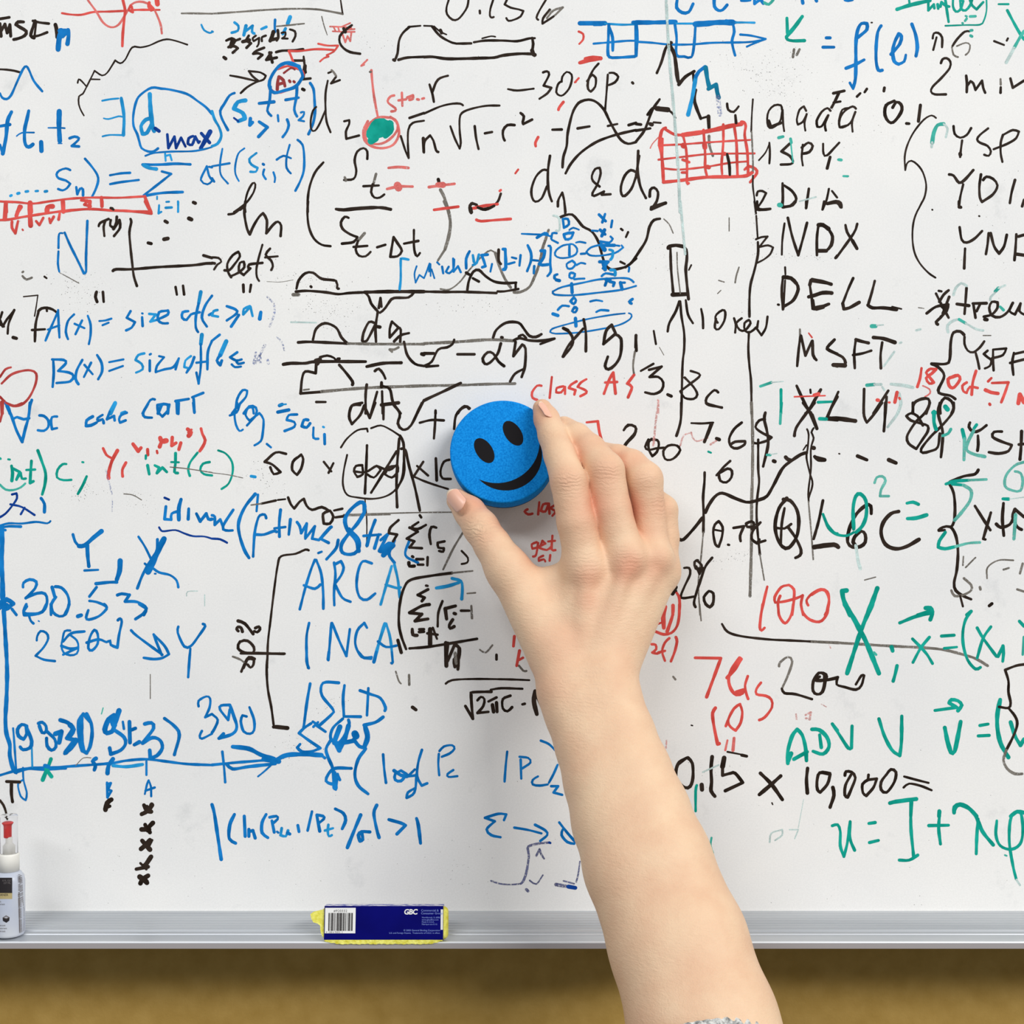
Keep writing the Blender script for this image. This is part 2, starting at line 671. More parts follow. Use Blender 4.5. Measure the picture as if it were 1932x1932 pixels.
G 4.5 1285,0 1285,60 1310,105 1350,90 1380,10 1350,5 1360,80 1400,95 1440,50 1460,0
G 4.5 1440,0 1460,50 1500,85 1560,20
G 4 1700,38 1790,38
g 4 1400,145 1410,150
g 5 1440,150 1490,148
g 5 1410,170 1395,190
g 4 1370,210 1375,212
# greenx|handwriting|large green letter X cut by the right edge
G 5.5 1780,95 1830,190 1880,280 1932,360
g 6 1932,285 1890,350 1840,440
l 6 1840,440 1770,570
# fl
B 6 130,345 165,345
B 6 100,430 200,430
B 6.5 420,340 500,270 500,215 450,215 415,280 400,400 400,560 395,720 375,800
B 5 345,755 375,810
B 6 310,622 390,590 475,545
B 6 630,235 600,290 585,420 585,560 605,640 640,640
B 6.5 720,495 800,400 815,330 790,310 755,380 735,470 750,560 790,585
B 5 790,585 840,560 855,500
B 6.5 910,220 945,320 960,430 948,510
# n6|handwriting|faded black characters 6 and plus
K 4.5 1100,350 1110,305 1150,300 1185,340 1185,430
K 4 1135,340 1105,455
K 4.5 1435,285 1390,290 1320,360 1280,420
k 3.5 1275,430 1290,500 1330,520
k 3 1320,420 1400,390 1440,410 1430,470 1400,500
K 4 1660,375 1750,410
K 4 1785,350 1775,370
g 5 1445,278 1460,276
g 6 1445,325 1458,332
K 3 540,206 548,206
# min|handwriting|black text reading 2 min
K 4.5 1175,575 1190,540 1225,530 1260,560 1255,620 1180,710 1100,790 1085,835 1120,860 1220,860
K 5 1405,690 1412,760 1410,840
K 4.5 1410,790 1445,740 1470,760 1490,820 1550,735 1560,800 1578,845
k 4 1718,720 1720,770
K 5 1720,795 1718,845
K 5 1808,715 1830,800 1932,735
# aada
K 5 195,850 295,828
K 5 245,850 210,925 180,980
K 4 200,935 260,925
K 5 440,850 410,880
K 5 500,810 480,840
K 5 660,800 655,830
K 4 170,1010 140,985 90,1020 45,1100 50,1155 90,1150 150,1050 120,1130 128,1190
K 4 400,990 370,970 300,1010 255,1080 250,1150 280,1160 350,1120 395,1020 365,1110 370,1200
K 6 735,980 770,930 810,950 820,1000 790,1060 740,1115 700,1110 665,1050 675,960 750,920
K 5 860,1125 885,1127
K 6 988,958 970,1105
# brace|drawn_brace|tall thin black curly brace before the ticker column
K 3.5 1130,1075 1090,1052 1020,1090 930,1200 870,1320 845,1430 850,1550
K 3.5 850,1550 865,1490 905,1465 960,1500 1010,1570 1040,1680 1030,1780 1000,1850 955,1932
g 7 1200,1130 1145,1140 1110,1210 1095,1300
l 5 1095,1300 1090,1340
l 4 1200,1130 1235,1170 1220,1250
# yspy|handwriting|topmost black letter row cut by the right edge
K 4.5 1290,1150 1300,1220 1350,1255 1410,1230 1450,1168
K 4.5 1368,1280 1355,1380 1350,1430
K 7 1350,1400 1352,1410
K 4.5 1605,1170 1530,1230 1505,1270 1530,1300 1600,1330 1630,1380 1610,1420 1570,1410
K 4.5 1740,1230 1720,1300 1720,1400 1735,1475
K 4.5 1740,1230 1830,1185 1885,1200 1860,1260 1780,1310 1655,1360
# ydia|handwriting|second black letter row cut by the right edge
K 5.5 1250,1590 1290,1600 1340,1665 1390,1640 1470,1550
K 4.5 1378,1680 1350,1800 1340,1890
K 6 1340,1885 1355,1888
K 5 1540,1590 1525,1700 1530,1800 1550,1840
K 5 1560,1640 1590,1610 1650,1630 1690,1690 1650,1770 1550,1840
K 5 1850,1640 1820,1750 1803,1850
K 5 1932,1820 1915,1880
# spy
K 4 100,1310 105,1400 140,1415 250,1300
K 5 168,1430 140,1535
g 5 240,1455 270,1458
g 4 290,1605 330,1605
# dia
K 3.5 155,1720 135,1820 100,1910
K 3.5 185,1740 230,1800
K 5.5 145,1855 220,1835 260,1850 268,1890
@ 0 380 400
# redbar
R 4 0,0 120,8
R 6 1325,0 1350,50 1380,110
R 4.5 1380,112 1200,90 1000,80 800,70 560,90 250,135 80,165 0,170
R 8 55,10 45,160
R 7 180,45 150,130
R 9 275,15 275,130 280,220
R 8 480,45 440,50 430,90
R 7 570,0 578,90
R 7 820,0 815,60
R 6 930,0 930,45
R 5 110,185 110,240 140,290 165,180
R 3.5 205,255 210,262
R 4.5 330,180 360,215 395,150
R 5 450,155 460,195 490,140
R 5 545,110 535,165
# sumf
b 4 1450,35 1445,110 1470,95
b 4.5 1510,58 1565,55
b 4 1622,0 1625,95
# tstick
K 6 1762,8 1780,15
K 5 1010,60 1035,75
K 7 1505,180 1525,192
K 7 1722,155 1745,165
K 6 1350,378 1378,385
K 7 1495,345 1530,338
K 4.5 900,225 915,195 990,160
K 4.5 960,180 945,230 952,315
K 5 1010,170 1005,220 1040,240 1060,190 1065,140
K 5 1090,170 1095,240 1040,315
K 6 1035,250 1075,190
K 4.5 1190,160 1197,190 1180,280 1190,420 1205,560 1220,680 1248,770
K 5 1030,632 1060,618 1200,618 1450,598 1750,582 1880,565 1932,565
K 5 1855,492 1932,515
# nblue|handwriting|large thin blue letter N
B 4 570,290 545,290 535,320 533,425
B 4 533,455 528,570 540,640
B 4.5 590,285 640,400 700,520 765,655 785,640 785,500 797,178
# dots|smudge|small black dots and grey smudge under the letter N
k 4 205,645 212,640
k 4 205,680 240,712 290,695
K 4 405,685 425,700
k 1.5 545,650 620,690 720,745
# quotes|handwriting|three pairs of black ditto marks
K 5.5 880,825 870,870 885,915
K 5 938,825 945,915
K 5 1600,780 1612,850
K 5 1668,768 1678,848
# ax|handwriting|blue line A(x) = size of, after a black F
K 4.5 0,1080 25,1140 60,1080 130,990 80,1110 70,1205
K 5 0,1120 35,1140
K 5 20,1010 5,1060
K 6 120,1240 150,1248
K 2.5 215,868 345,855 330,960 315,1045
K 5 350,1010 325,1120 318,1275
K 5 350,1000 380,975 430,970 480,985 515,1010
K 4 425,970 428,1000
K 4.5 292,1172 410,1165
B 4.5 415,1268 460,1160 530,1000
B 4.5 530,990 535,1120 542,1240
B 4 435,1168 540,1130
B 4.5 675,1030 620,1090 600,1190 620,1255
B 4 680,1115 770,1155
B 4.5 748,1085 688,1210
B 4.5 800,1042 825,1120 825,1220 810,1300
B 4 905,1090 960,1085 1015,1068
B 4 935,1128 990,1105
B 5 1190,1000 1155,1060 1230,1100 1200,1150 1150,1175
B 5 1295,1055 1300,1135
B 4 1295,1020 1300,1022
b 5 1360,1025 1420,1030 1370,1095 1430,1080
B 5 1430,1080 1530,1030 1530,995 1450,1010 1440,1080 1480,1110 1530,1110
B 5 1715,1000 1665,1010 1660,1060 1700,1080 1740,1030 1820,1010
b 7 1830,825 1810,930
B 5 1810,930 1785,1050 1785,1150 1805,1190
B 5 1932,860 1870,950 1840,1060 1885,1140
B 5 1932,1020 1905,1035
# bx|handwriting|blue line B(x) = size of, with part wiped away
B 5 485,1445 490,1560 480,1690
B 5 475,1440 580,1445 600,1475 530,1545 630,1560 670,1590 640,1640 515,1655
B 5 750,1445 700,1540 690,1620 715,1665
B 4.5 770,1490 845,1575
B 4.5 830,1470 765,1600
B 5 885,1400 925,1470 930,1550 895,1620
B 4 995,1465 1125,1440
B 4 995,1545 1120,1500
b 4.5 1315,1385 1260,1400 1235,1445 1290,1480 1300,1530 1240,1560
B 5 1365,1450 1365,1545
B 4 1365,1395 1375,1390
B 4.5 1450,1410 1495,1420 1430,1500 1420,1555 1500,1530 1580,1510 1630,1430 1600,1530
b 4.5 1740,1410 1690,1450 1680,1510 1720,1520 1700,1560
B 5 1700,1560 1740,1500 1770,1420
b 7 1840,1215 1830,1300
B 4.5 1830,1300 1830,1500 1810,1660 1790,1560
B 4 1790,1470 1875,1460
B 5 1932,1270 1895,1370 1890,1530
# redloop|drawn_loop|large red loop at the left edge
C 4.5 15,1660 100,1580 200,1545 280,1540 330,1570 325,1660 270,1780 200,1850 120,1865 50,1830 0,1780
C 4 100,1512 50,1530 0,1600
C 6 15,1830 20,1932
# corr|handwriting|blue line reading for all x calc corr
B 6 55,1840 80,1890 90,1932
B 5 290,1810 270,1880 265,1932
b 8 1050,1840 1005,1932
b 6 1110,1932 1140,1920
B 5 1410,1805 1370,1810 1300,1932
B 6 1440,1932 1480,1850 1535,1855 1530,1932
B 5 1600,1820 1720,1800
B 5 1610,1820 1615,1932
B 5 1752,1785 1852,1745
B 5 1765,1800 1772,1925
@ 400 380 400
# stdt
K 5 305,0 295,110 320,250 345,300 380,220 430,140 465,108 500,170 495,290 560,210 600,185 630,220 625,315
K 4.5 150,118 200,110 250,75
K 5 255,75 300,40
K 4.5 875,0 870,120 885,240 930,340 1000,395 1080,408
K 5 1130,70 1200,80 1400,65 1550,55 1632,70
K 5 1245,150 1210,140 1175,190 1190,250 1260,300 1325,325 1290,370 1185,385
k 5 1390,290 1330,360
K 4.5 1330,360 1310,440 1340,495 1400,500 1445,460
K 4.5 1290,415 1415,405
K 5 1505,418 1580,395
K 5 1655,325 1640,410 1625,505 1690,500 1730,450 1690,380 1655,325
K 4.5 1840,260 1840,400 1850,470 1870,500 1895,470
K 5 1750,385 1880,360
# tstick
K 4 0,510 60,515 85,550 50,575 20,620
K 5 0,560 25,565
K 4.5 115,628 160,625 200,580 255,500 240,460 190,490 140,570 150,650 175,690
K 4.5 175,680 240,650 295,600 290,550 255,560 245,630 290,670 350,610
K 5 335,610 340,575 460,560
K 4 460,395 425,520 405,620 410,690 430,725
K 4.5 530,430 490,485 540,540 555,590 540,625
K 4 485,510 600,500
K 5 285,760 288,825
K 5 355,760 345,825
# ax
b 4.5 50,990 15,1000 0,1040 55,1050
B 5 135,955 215,985 225,1020 135,1085
B 5.5 245,1035 175,1140
b 5 345,955 290,980 285,1030 350,960 370,1045
B 7 445,1010 435,1070
d 4 505,870 560,930 570,1000 550,1080 525,1140
# bx
B 5 70,1215 0,1270
b 8 130,1275 75,1400
B 6 75,1400 45,1450 75,1490 90,1450
B 5 230,1375 165,1420 220,1450 270,1440
B 5 220,1450 240,1480 290,1470
B 4 180,1485 210,1510 265,1505
d 5 400,1380 380,1480
d 5 480,1310 400,1470 440,1400 440,1470
d 5 505,1440 515,1475
d 3 590,1230 640,1290 660,1360
# hats|drawn_diagram|black tiered diagram of humps on horizontal lines with dg
K 5 770,795 790,720 850,655 920,650 1000,705 1130,725 1140,790 1155,795
K 5 900,775 905,780
K 5 765,822 850,815 950,820 1050,830 1150,845 1250,835 1390,828
K 6.5 1390,828 1600,822 1932,822
k 6 740,850 790,850
K 5 1400,835 1430,870 1450,930 1500,990 1530,1015 1580,970 1620,910 1660,880 1790,875 1840,830
K 5 1535,880 1520,970
K 5 1535,880 1545,960
K 5 1510,1010 1490,1150 1495,1280
K 5 1475,1105 1430,1100 1380,1200 1370,1270 1410,1270 1490,1120
K 6 1500,1140 1530,1145
K 5 1700,1150 1640,1095 1620,1160 1620,1240 1700,1150 1720,1170 1715,1280
K 5 1795,1200 1720,1220 1660,1275
k 5 1700,1330 1660,1350 1620,1350 1640,1370
K 5 920,1260 950,1160 1030,1110 1130,1150 1180,1240 1230,1290
K 5.5 785,1285 900,1280 1230,1295
k 5 1240,1295 1500,1300 1932,1300
K 5 1750,1280 1780,1400 1850,1480 1932,1500
K 7 1912,1390 1930,1395
K 6 650,1485 720,1475 850,1475 960,1460 1400,1460
K 7 945,1450 985,1440 960,1480
K 4.5 985,1420 1050,1405 1110,1425 1140,1460
K 5 1145,1433 1162,1433
K 5 950,1480 945,1565 850,1550 820,1620 808,1750
K 5.5 1160,1490 1220,1560 1280,1640 1280,1670
K 5 805,1750 1000,1735
k 5.5 1000,1733 1400,1700 1932,1680
K 6 1410,1505 1560,1475 1725,1470
K 5 1485,1545 1520,1525 1560,1570 1580,1615
K 5 950,1828 1035,1828
k 3 835,1718 885,1712
# da|handwriting|black letters dA beneath the tiered diagram
K 5 1410,1670 1400,1760 1400,1932
K 6 1545,1650 1545,1690
K 5 1545,1680 1620,1710 1650,1830 1720,1932
K 5 1550,1730 1555,1932
K 4.5 1505,1735 1450,1932
K 6 1550,1850 1700,1835
K 5 1250,1932 1280,1860 1350,1855
K 5 1932,1810 1870,1932
# which|handwriting|small blue bracketed which expression
b 4.5 1790,530 1730,520 1720,540 1720,700 1710,800
B 3 1865,590 1845,660 1855,740 1890,670 1932,700
# log|handwriting|blue log and a faded subscript
B 4.5 180,1932 240,1860 310,1780 320,1725 280,1720 230,1800 210,1932
B 5 290,1932 330,1880 370,1880 380,1932
B 6 615,1860 640,1850
B 6 600,1920 700,1900
# smear|smudge|light grey pen smears between the diagram lines
l 3 720,1100 950,1105
k 1 500,730 620,735 740,715
@ 800 380 400
# stdt
k 6 185,0 220,80 240,200 225,320 190,440
k 4 190,440 125,540
# redeq
R 5 92,77 312,48
R 5.5 440,65 550,40 670,25
R 5 478,168 520,180 650,170 790,160
K 5 480,30 430,20 415,60 430,105
K 6 425,60 435,100
K 5 490,55 560,75 640,40
# d12
K 5 1220,0 1220,45
K 4.5 1278,0 1288,120
# bigbell|drawn_curve|thin black bell curve running through the blue digits
K 5 1240,145 1290,125 1350,120 1400,170 1450,230 1530,275 1590,370 1620,480 1650,570 1690,615 1740,620 1850,590 1932,520
# smallbell|drawn_curve|thin grey rising curve behind the small blue writing
k 3 150,798 230,803 320,740 400,640 480,550 550,480 610,445 660,480
k 5 650,470 690,600 740,710 790,785
k 5 1135,260 1110,340 1080,430 1050,570 1010,680 960,780 880,825 820,828
# which
B 3 0,700 20,650 50,565 45,640 70,620 95,700
B 3 60,570 60,680
B 3.5 120,555 140,575
B 4 165,595 175,655
B 4 225,595 200,640 230,655 270,610 275,530 265,630
B 4 265,520 270,640 310,590 335,645
B 5 415,455 385,520 385,610
b 5 445,490 455,550
b 4.5 500,485 480,560 445,580
B 5 580,485 525,490 545,540 560,590 530,600
B 4 620,570 605,640
B 6 720,435 740,435 745,600 725,620
K 5 680,440 680,540 700,570
B 4 770,570 825,555
B 4 800,510 840,520
B 4.5 880,490 870,585
B 5 945,400 975,470 975,540 940,635
B 5 1005,590 1000,655
B 4 990,535 1040,540
B 5.5 1065,450 1100,450 1090,510 1050,570 1080,580 1130,575
B 4.5 1135,405 1155,420 1150,560 1155,640 1125,680
# digits|handwriting|column of small blue zeros and ones with circled rows
B 3.5 890,295 1000,300 1100,305 1160,320
B 5 1030,330 1100,290 1125,300
B 4 1210,290 1170,290 1160,340
l 4 1180,130 1230,150 1235,260 1205,265
B 4 1165,350 1220,378
B 4.5 1265,160 1310,160 1320,210 1275,240 1265,160
B 5 1325,285 1275,300 1290,345 1340,335 1360,285 1320,290
B 3.5 1325,260 1360,240 1412,258
B 3.5 1385,375 1420,368 1472,378
B 3.5 1340,390 1270,400 1205,445 1195,490 1240,515 1320,510 1385,480 1395,430 1360,392 1330,388
B 5 1325,395 1325,490
B 4 1430,478 1470,475
B 4 1340,545 1300,570 1310,610 1350,610 1380,570 1350,540
B 3.5 1390,580 1430,560 1470,568
B 4.5 1330,655 1325,690 1360,700 1375,660 1340,650
B 3.5 1370,710 1410,705 1462,703
B 6 1345,750 1350,830
B 5 1365,875 1335,910 1365,935 1385,900 1365,875
B 5 1375,965 1350,1000 1380,1010 1395,975 1370,965
B 6 1380,1065 1385,1135
B 5 1215,665 1190,675 1190,700
B 6 1205,715 1235,722
B 6 1175,1025 1220,1040
B 4.5 1220,988 1260,950 1320,955
B 4 1515,912 1570,900 1625,910
B 4.5 1570,1008 1610,990 1680,995
B 4 1530,265 1582,270
B 5 1595,120 1655,180
B 5 1650,115 1625,190
B 4.5 1715,175 1705,235
B 6 1605,260 1650,300
B 6 1645,260 1620,315
B 4.5 1700,320 1720,340 1690,375 1605,365
B 8 1615,395 1645,440
B 6 1660,400 1735,400
B 3.5 1800,400 1815,420 1740,470 1600,495 1510,490 1480,460 1520,420 1620,395 1740,400 1780,405
b 5 1690,440 1720,450 1720,480 1715,510 1700,530
B 6 1600,550 1680,550
B 7 1635,560 1650,620
B 5 1680,550 1630,610
b 6 1700,625 1740,630 1740,670
B 4.5 1620,680 1655,655 1720,665
B 8 1660,710 1690,715
B 5 1670,710 1650,765
B 5 1690,730 1735,740 1725,770
B 6 1790,740 1805,800
B 4 1790,740 1830,740
B 4 1860,590 1870,605 1865,640
K 4 1790,550 1830,570
K 4 1795,250 1810,262
K 4.5 1860,280 1840,325
B 3.5 1910,735 1870,705 1780,698 1600,710 1450,740 1260,780 1175,820 1190,848 1350,855 1600,830 1800,805 1932,770
B 3 1830,1020 1700,1035 1500,1070 1300,1120 1170,1160 1150,1190 1200,1205 1400,1195 1600,1165 1780,1125 1880,1070 1890,1030 1865,1018
B 5 1900,890 1870,915 1890,930
# hats
K 5 0,822 200,825 380,825 660,835
K 4.5 670,820 730,820 860,798
K 5 395,805 410,720 450,640 500,625 560,680 640,730 740,745 840,740
K 4.5 835,740 835,790
K 6 385,650 410,665
K 5 445,700 500,730
k 5.5 0,1295 300,1280 600,1260 820,1270
K 5 820,1265 870,1245 950,1265 1060,1270 1190,1250
K 4 1190,1252 1060,1300
K 5 630,1240 660,1170 750,1105 860,1105 910,1160 960,1225 1020,1235 1070,1210
K 5 865,1230 900,1215 930,1245
K 6 705,1238 715,1240
K 4.5 0,1500 70,1460 130,1350 210,1330 260,1300 275,1260
K 6 0,1385 90,1385
K 5 20,1505 130,1497
k 5 0,1680 300,1675 600,1665 830,1660
# ag|handwriting|black alpha g and xg terms right of the diagram
K 5 305,1393 460,1393
K 5 700,1295 670,1390 600,1470 555,1480 535,1430 580,1375 630,1385 680,1460 730,1500
K 5 835,1280 815,1410 895,1305 925,1340 920,1500 890,1600
K 4.5 910,1525 830,1570 785,1640
K 6 1270,1155 1310,1175
K 5 1310,1175 1350,1230 1350,1310 1270,1415
K 5 1265,1415 1320,1310 1450,1160
K 5 1455,1075 1475,1200 1475,1365
K 5.5 1745,1200 1710,1125 1660,1180 1635,1300 1740,1210
K 5.5 1740,1210 1795,1250 1790,1400 1740,1490 1680,1530 1650,1500 1675,1415
K 5 1932,1220 1928,1330
k 3 1928,1350 1905,1500 1915,1570
# classa|handwriting|red words reading class A and a brace
R 4.5 1070,1680 1030,1680 985,1740 990,1790 1030,1808
R 4.5 1165,1600 1145,1790
R 4.5 1270,1685 1210,1700 1205,1740 1250,1740 1285,1690 1285,1755
R 4.5 1390,1640 1340,1670 1320,1700 1380,1720 1370,1760
R 4.5 1480,1620 1430,1650 1400,1690 1470,1720 1480,1745 1425,1775
R 5 1640,1752 1690,1620 1725,1560 1745,1750
R 4.5 1650,1650 1760,1645
R 5 1915,1580 1855,1660 1895,1690 1860,1785
# plusc|handwriting|black plus sign and bracket disappearing behind the eraser
K 5.5 335,1655 180,1730 50,1790 0,1815
K 5 310,1932 340,1890 385,1870 410,1890
K 5 105,1905 105,1932
@ 1180 380 400
# d12
K 6 235,70 350,20
# bigbell
K 5 0,600 60,550 130,450 190,350 220,230 260,170 315,158
k 2 350,160 400,210 435,290
# tube|drawn_tube|black outline of a syringe-like tube with three legs
K 7 390,425 400,410 460,400 520,410
K 5 410,430 415,600 425,720 435,830
K 5.5 520,410 555,440 560,520 550,620 560,750 575,890
K 8 430,850 560,845
k 2.5 470,465 475,620 500,840
K 5 490,910 460,1000 400,1110 385,1185
K 4.5 550,900 570,1030 615,1110
K 4.5 500,910 510,1040 535,1200 535,1350 520,1500 510,1932
K 3.5 600,580 578,625
# kev|handwriting|black text reading 10 kev
K 4.5 690,980 705,1060 708,1155
K 4.5 840,1105 820,1070 830,1030 885,990 910,1010 900,1090 850,1165 815,1150 825,1070
K 4.5 990,1065 1005,1120 1000,1195
K 4.5 1060,1065 1010,1110 1040,1170 1090,1175 1140,1110 1125,1080 1085,1110 1090,1180 1140,1190 1190,1150 1240,1220 1280,1150 1295,1050
K 4.5 1210,1090 1200,1150
# vline
K 3.5 1175,0 1190,110
K 3.5 1192,130 1205,330
K 4.5 1207,370 1208,480 1175,630 1140,760 1130,900 1130,1050
K 4.5 1125,1200 1120,1350 1130,1500 1145,1650 1150,1932
k 3 1035,600 1010,680 1000,740
# dia
K 5 1200,0 1205,60 1250,75 1320,68
K 5 1430,0 1435,50 1500,40 1545,0
g 7 1405,30 1418,35
K 4 1645,0 1645,65
K 4 1810,0 1795,75
K 6 1840,20 1900,10
# ndx|handwriting|black letter row numbered 3 right of the long line
K 3.5 1190,345 1240,325 1295,320 1220,415 1300,400 1345,420 1320,480 1260,530 1200,560
K 4 1450,200 1430,350 1425,485
K 5 1480,150 1520,320 1575,490 1620,330 1655,195
K 5 1760,210 1745,330 1745,490
K 8 1760,215 1800,215 1850,250
K 5 1850,250 1885,320 1870,400 1830,450
K 7 1830,450 1750,450
K 6 1932,495 1915,515
# dell|handwriting|black four-letter ticker with a double E and double L
K 4 1455,600 1458,665
K 5 1435,690 1425,820 1435,985
K 3.5 1455,720 1440,980
K 7 1440,690 1510,700 1560,750
K 6 1560,750 1575,800 1530,900 1440,960
K 6 1680,760 1690,720 1870,750
K 5 1680,760 1700,900 1705,980
K 6.5 1670,870 1800,830 1880,835
K 8 1720,975 1780,960
K 5 1780,960 1850,935
K 5 1390,940 1398,942
# msft|handwriting|black four-letter ticker beginning with M
K 5 1595,1220 1580,1340 1565,1500
k 4 1590,1165 1592,1220
K 5 1600,1225 1640,1405 1700,1270
K 5.5 1705,1270 1710,1400 1740,1445
R 3 1670,1200 1700,1240
K 5.5 1905,1260 1840,1330 1850,1350 1932,1390
K 6 1890,1490 1932,1500
# eightc|handwriting|black text reading 3.8c
K 4.5 140,1545 255,1480
K 5 215,1535 330,1505 220,1600 300,1600 345,1650 330,1720 260,1755 180,1740
K 5.5 385,1760 418,1775
K 4.5 595,1545 670,1570 670,1600 580,1670 500,1730 540,1790 620,1800 655,1760 620,1690 540,1605
K 5 845,1740 810,1720 740,1790 740,1840 800,1860 880,1880
K 5 95,1220 100,1360
K 4 258,1180 278,1300
k 1.5 310,1330 350,1400
k 3 85,1370 70,1480 75,1570
# classa
R 4.5 75,1580 15,1660 60,1695 25,1780
p 4 298,1810 300,1932
# xlu|handwriting|black three-letter row with green and red marks
g 5 1230,1685 1330,1650
l 2 1330,1650 1440,1640
G 5 1418,1715 1418,1932
K 5.5 1560,1680 1620,1810 1670,1900
K 5.5 1780,1715 1670,1900 1640,1932
R 3 1540,1780 1820,1770
R 7 1725,1765 1735,1770
K 4 1685,1715 1688,1745
G 5 1755,1830 1890,1825
K 5 1932,1780 1850,1932
# greenline
l 5 500,0 545,480
# fill2|smudge|faint grey ghost dashes beside the tube
k 2 945,150 945,270
k 2 840,840 870,810
k 2.5 850,720 900,735
@ 1532 380 400
# brace
K 3.5 1005,0 935,150 915,300 930,450 980,560 1060,650 1125,695
# dia
K 4 110,0 95,75
K 6 145,20 230,10 262,50
# ydia
K 5 1340,0 1340,50 1358,55
# ndx
K 5 60,210 45,330 45,490
K 8 60,215 100,215 150,250
K 5 150,250 190,320 180,400 130,450
K 7 130,450 50,450
K 5 305,215 320,280 370,360
K 7 370,360 410,430
K 5 412,205 380,290 220,515
# ynd|handwriting|third black letter row cut by the right edge
K 5 1345,235 1365,350 1410,375 1480,340 1550,270
K 5 1395,430 1390,530 1387,610
K 5 1610,290 1600,390 1585,480
K 5.5 1628,290 1660,410 1705,475 1750,410 1775,305
K 5 1862,300 1855,420 1845,535
K 5.5 1880,320 1932,305
K 6 1860,480 1932,490
# dell
K 6 0,710 80,725 175,755
K 6.5 0,865 90,835 182,835
K 8 40,975 100,960
K 5 100,960 155,935
K 5 10,900 20,980
K 5 375,700 330,800 280,930
K 6.5 280,930 290,980 340,970 430,920
K 5 572,725 545,830 515,930
K 6.5 510,945 550,970 650,970 770,985
K 3.5 730,960 815,980
# tren|handwriting|black word beginning with tren at the right edge
K 5 1130,840 1180,940 1245,1060
K 5 1245,810 1200,850 1160,915
K 5 1155,815 1180,820
K 5 1250,870 1215,960 1190,1020
K 5.5 1045,1020 1130,960 1240,940 1230,990 1170,1060 1130,1100 1145,1120
K 4 1180,960 1230,1000 1170,1050
K 5 1408,790 1400,900 1390,1025
K 6 1320,935 1430,950
K 5 1470,935 1490,1060
K 5.5 1465,930 1590,928
K 5 1530,940 1500,1000
K 5 1565,1050 1640,1030 1690,970 1690,920 1640,915 1615,970 1640,1040 1710,1055 1780,1010 1830,925
K 5 1830,925 1800,1000 1850,1030 1900,930 1890,1000 1932,1030
K 7 1575,1075 1595,1078
l 5 1290,850 1310,790 1360,745 1410,770
g 6 1670,820 1700,790
l 4 1700,790 1760,765
l 4 1670,830 1630,870 1625,900
g 5 1715,960 1745,990
# msft
K 5.5 5,1280 10,1400 40,1445
K 5.5 205,1260 140,1330 160,1360 280,1420 305,1470
K 8 195,1490 300,1495
K 6.5 400,1260 450,1275 515,1290
K 5 400,1255 385,1380 390,1520
K 5 375,1400 460,1385 540,1360
K 7 560,1240 650,1250 755,1285
K 5 640,1285 625,1400 628,1520
g 7 545,1137 580,1137
l 3 590,1130 650,1125
l 4 800,1290 815,1285
l 4 750,1370 700,1440 655,1500
l 4 950,1175 990,1165
# yspp|handwriting|black brace and letter row above the red date
K 5.5 1385,1215 1350,1185 1290,1195 1265,1280 1255,1440 1220,1480 1090,1480 1150,1510 1205,1590 1150,1720 1180,1755 1260,1770 1305,1800
K 4.5 1390,1235 1390,1300 1420,1360 1470,1375 1530,1330 1570,1275
K 4.5 1490,1375 1510,1450 1525,1525
K 4.5 1600,1360 1565,1390 1600,1420 1635,1450 1620,1500 1575,1522
K 4.5 1650,1350 1650,1450 1655,1540
K 4.5 1650,1350 1770,1340 1740,1400 1640,1430
K 5 1840,1380 1825,1470 1835,1580
K 4.5 1845,1390 1932,1370
K 5 1805,1472 1932,1440
l 5 1240,1190 1235,1130 1290,1085 1340,1075
g 5 1340,1075 1400,1110
l 4 1400,1110 1500,1165 1560,1175
k 2 1560,1222 1630,1222
# oct|handwriting|red text reading 18 Oct =7 at the right edge
R 5 998,1520 985,1610 960,1690
R 5.5 1070,1530 1040,1560 1070,1600 1110,1650 1070,1660 1040,1610 1090,1570 1130,1530 1080,1525
R 6 1280,1600 1240,1620 1250,1680 1280,1700 1310,1680 1350,1620 1330,1585 1280,1600
R 5 1410,1650 1370,1680 1380,1730 1410,1745
R 5.5 1495,1545 1465,1650 1455,1760
R 4.5 1410,1740 1440,1690 1510,1700
R 5 1635,1610 1605,1640
R 5 1640,1655 1790,1650 1760,1740 1725,1830
R 6 1580,1715 1630,1740 1695,1750
R 6 1618,1845 1622,1852
R 5 1575,1720 1590,1730
R 8 1880,1840 1895,1760 1932,1830
r 3 1010,1680 1070,1710 1075,1750 1030,1780
# xlu
K 5.5 80,1715 0,1860
R 7 20,1765 60,1755
G 5 60,1830 180,1825
K 5 240,1735 150,1932
K 5 475,1710 470,1932
K 5 695,1725 560,1932
K 5 680,1780 670,1932
g 6 500,1675 570,1668
l 5 570,1668 630,1668
l 6 720,1665 820,1675 920,1695
l 4 640,1690 660,1720
l 6 790,1750 810,1840 780,1932
R 6 595,1810 605,1812
R 6 775,1740 755,1830
R 4 700,1832 708,1832
R 4 795,1790 800,1800
# eightpair|handwriting|tall black looping pair of eights
K 5.5 915,1932 930,1840 1000,1800 1060,1800 1070,1850 1040,1932
K 5.5 1170,1932 1170,1850 1210,1790 1270,1820 1290,1880 1270,1932
G 7 1215,1870 1235,1895
G 8 1105,1925 1120,1925
# ndust|smudge|scattered tiny black specks near the tickers
K 3 1095,75 1098,77
K 3.5 1522,133 1526,135
k 2 970,968 1020,975
@ 0 760 400
# redloop
C 4.5 55,0 130,28 200,5
C 5 25,0 20,90 0,170
# corr
B 5.5 60,30 105,120 150,250 203,355 230,240 260,130 275,0
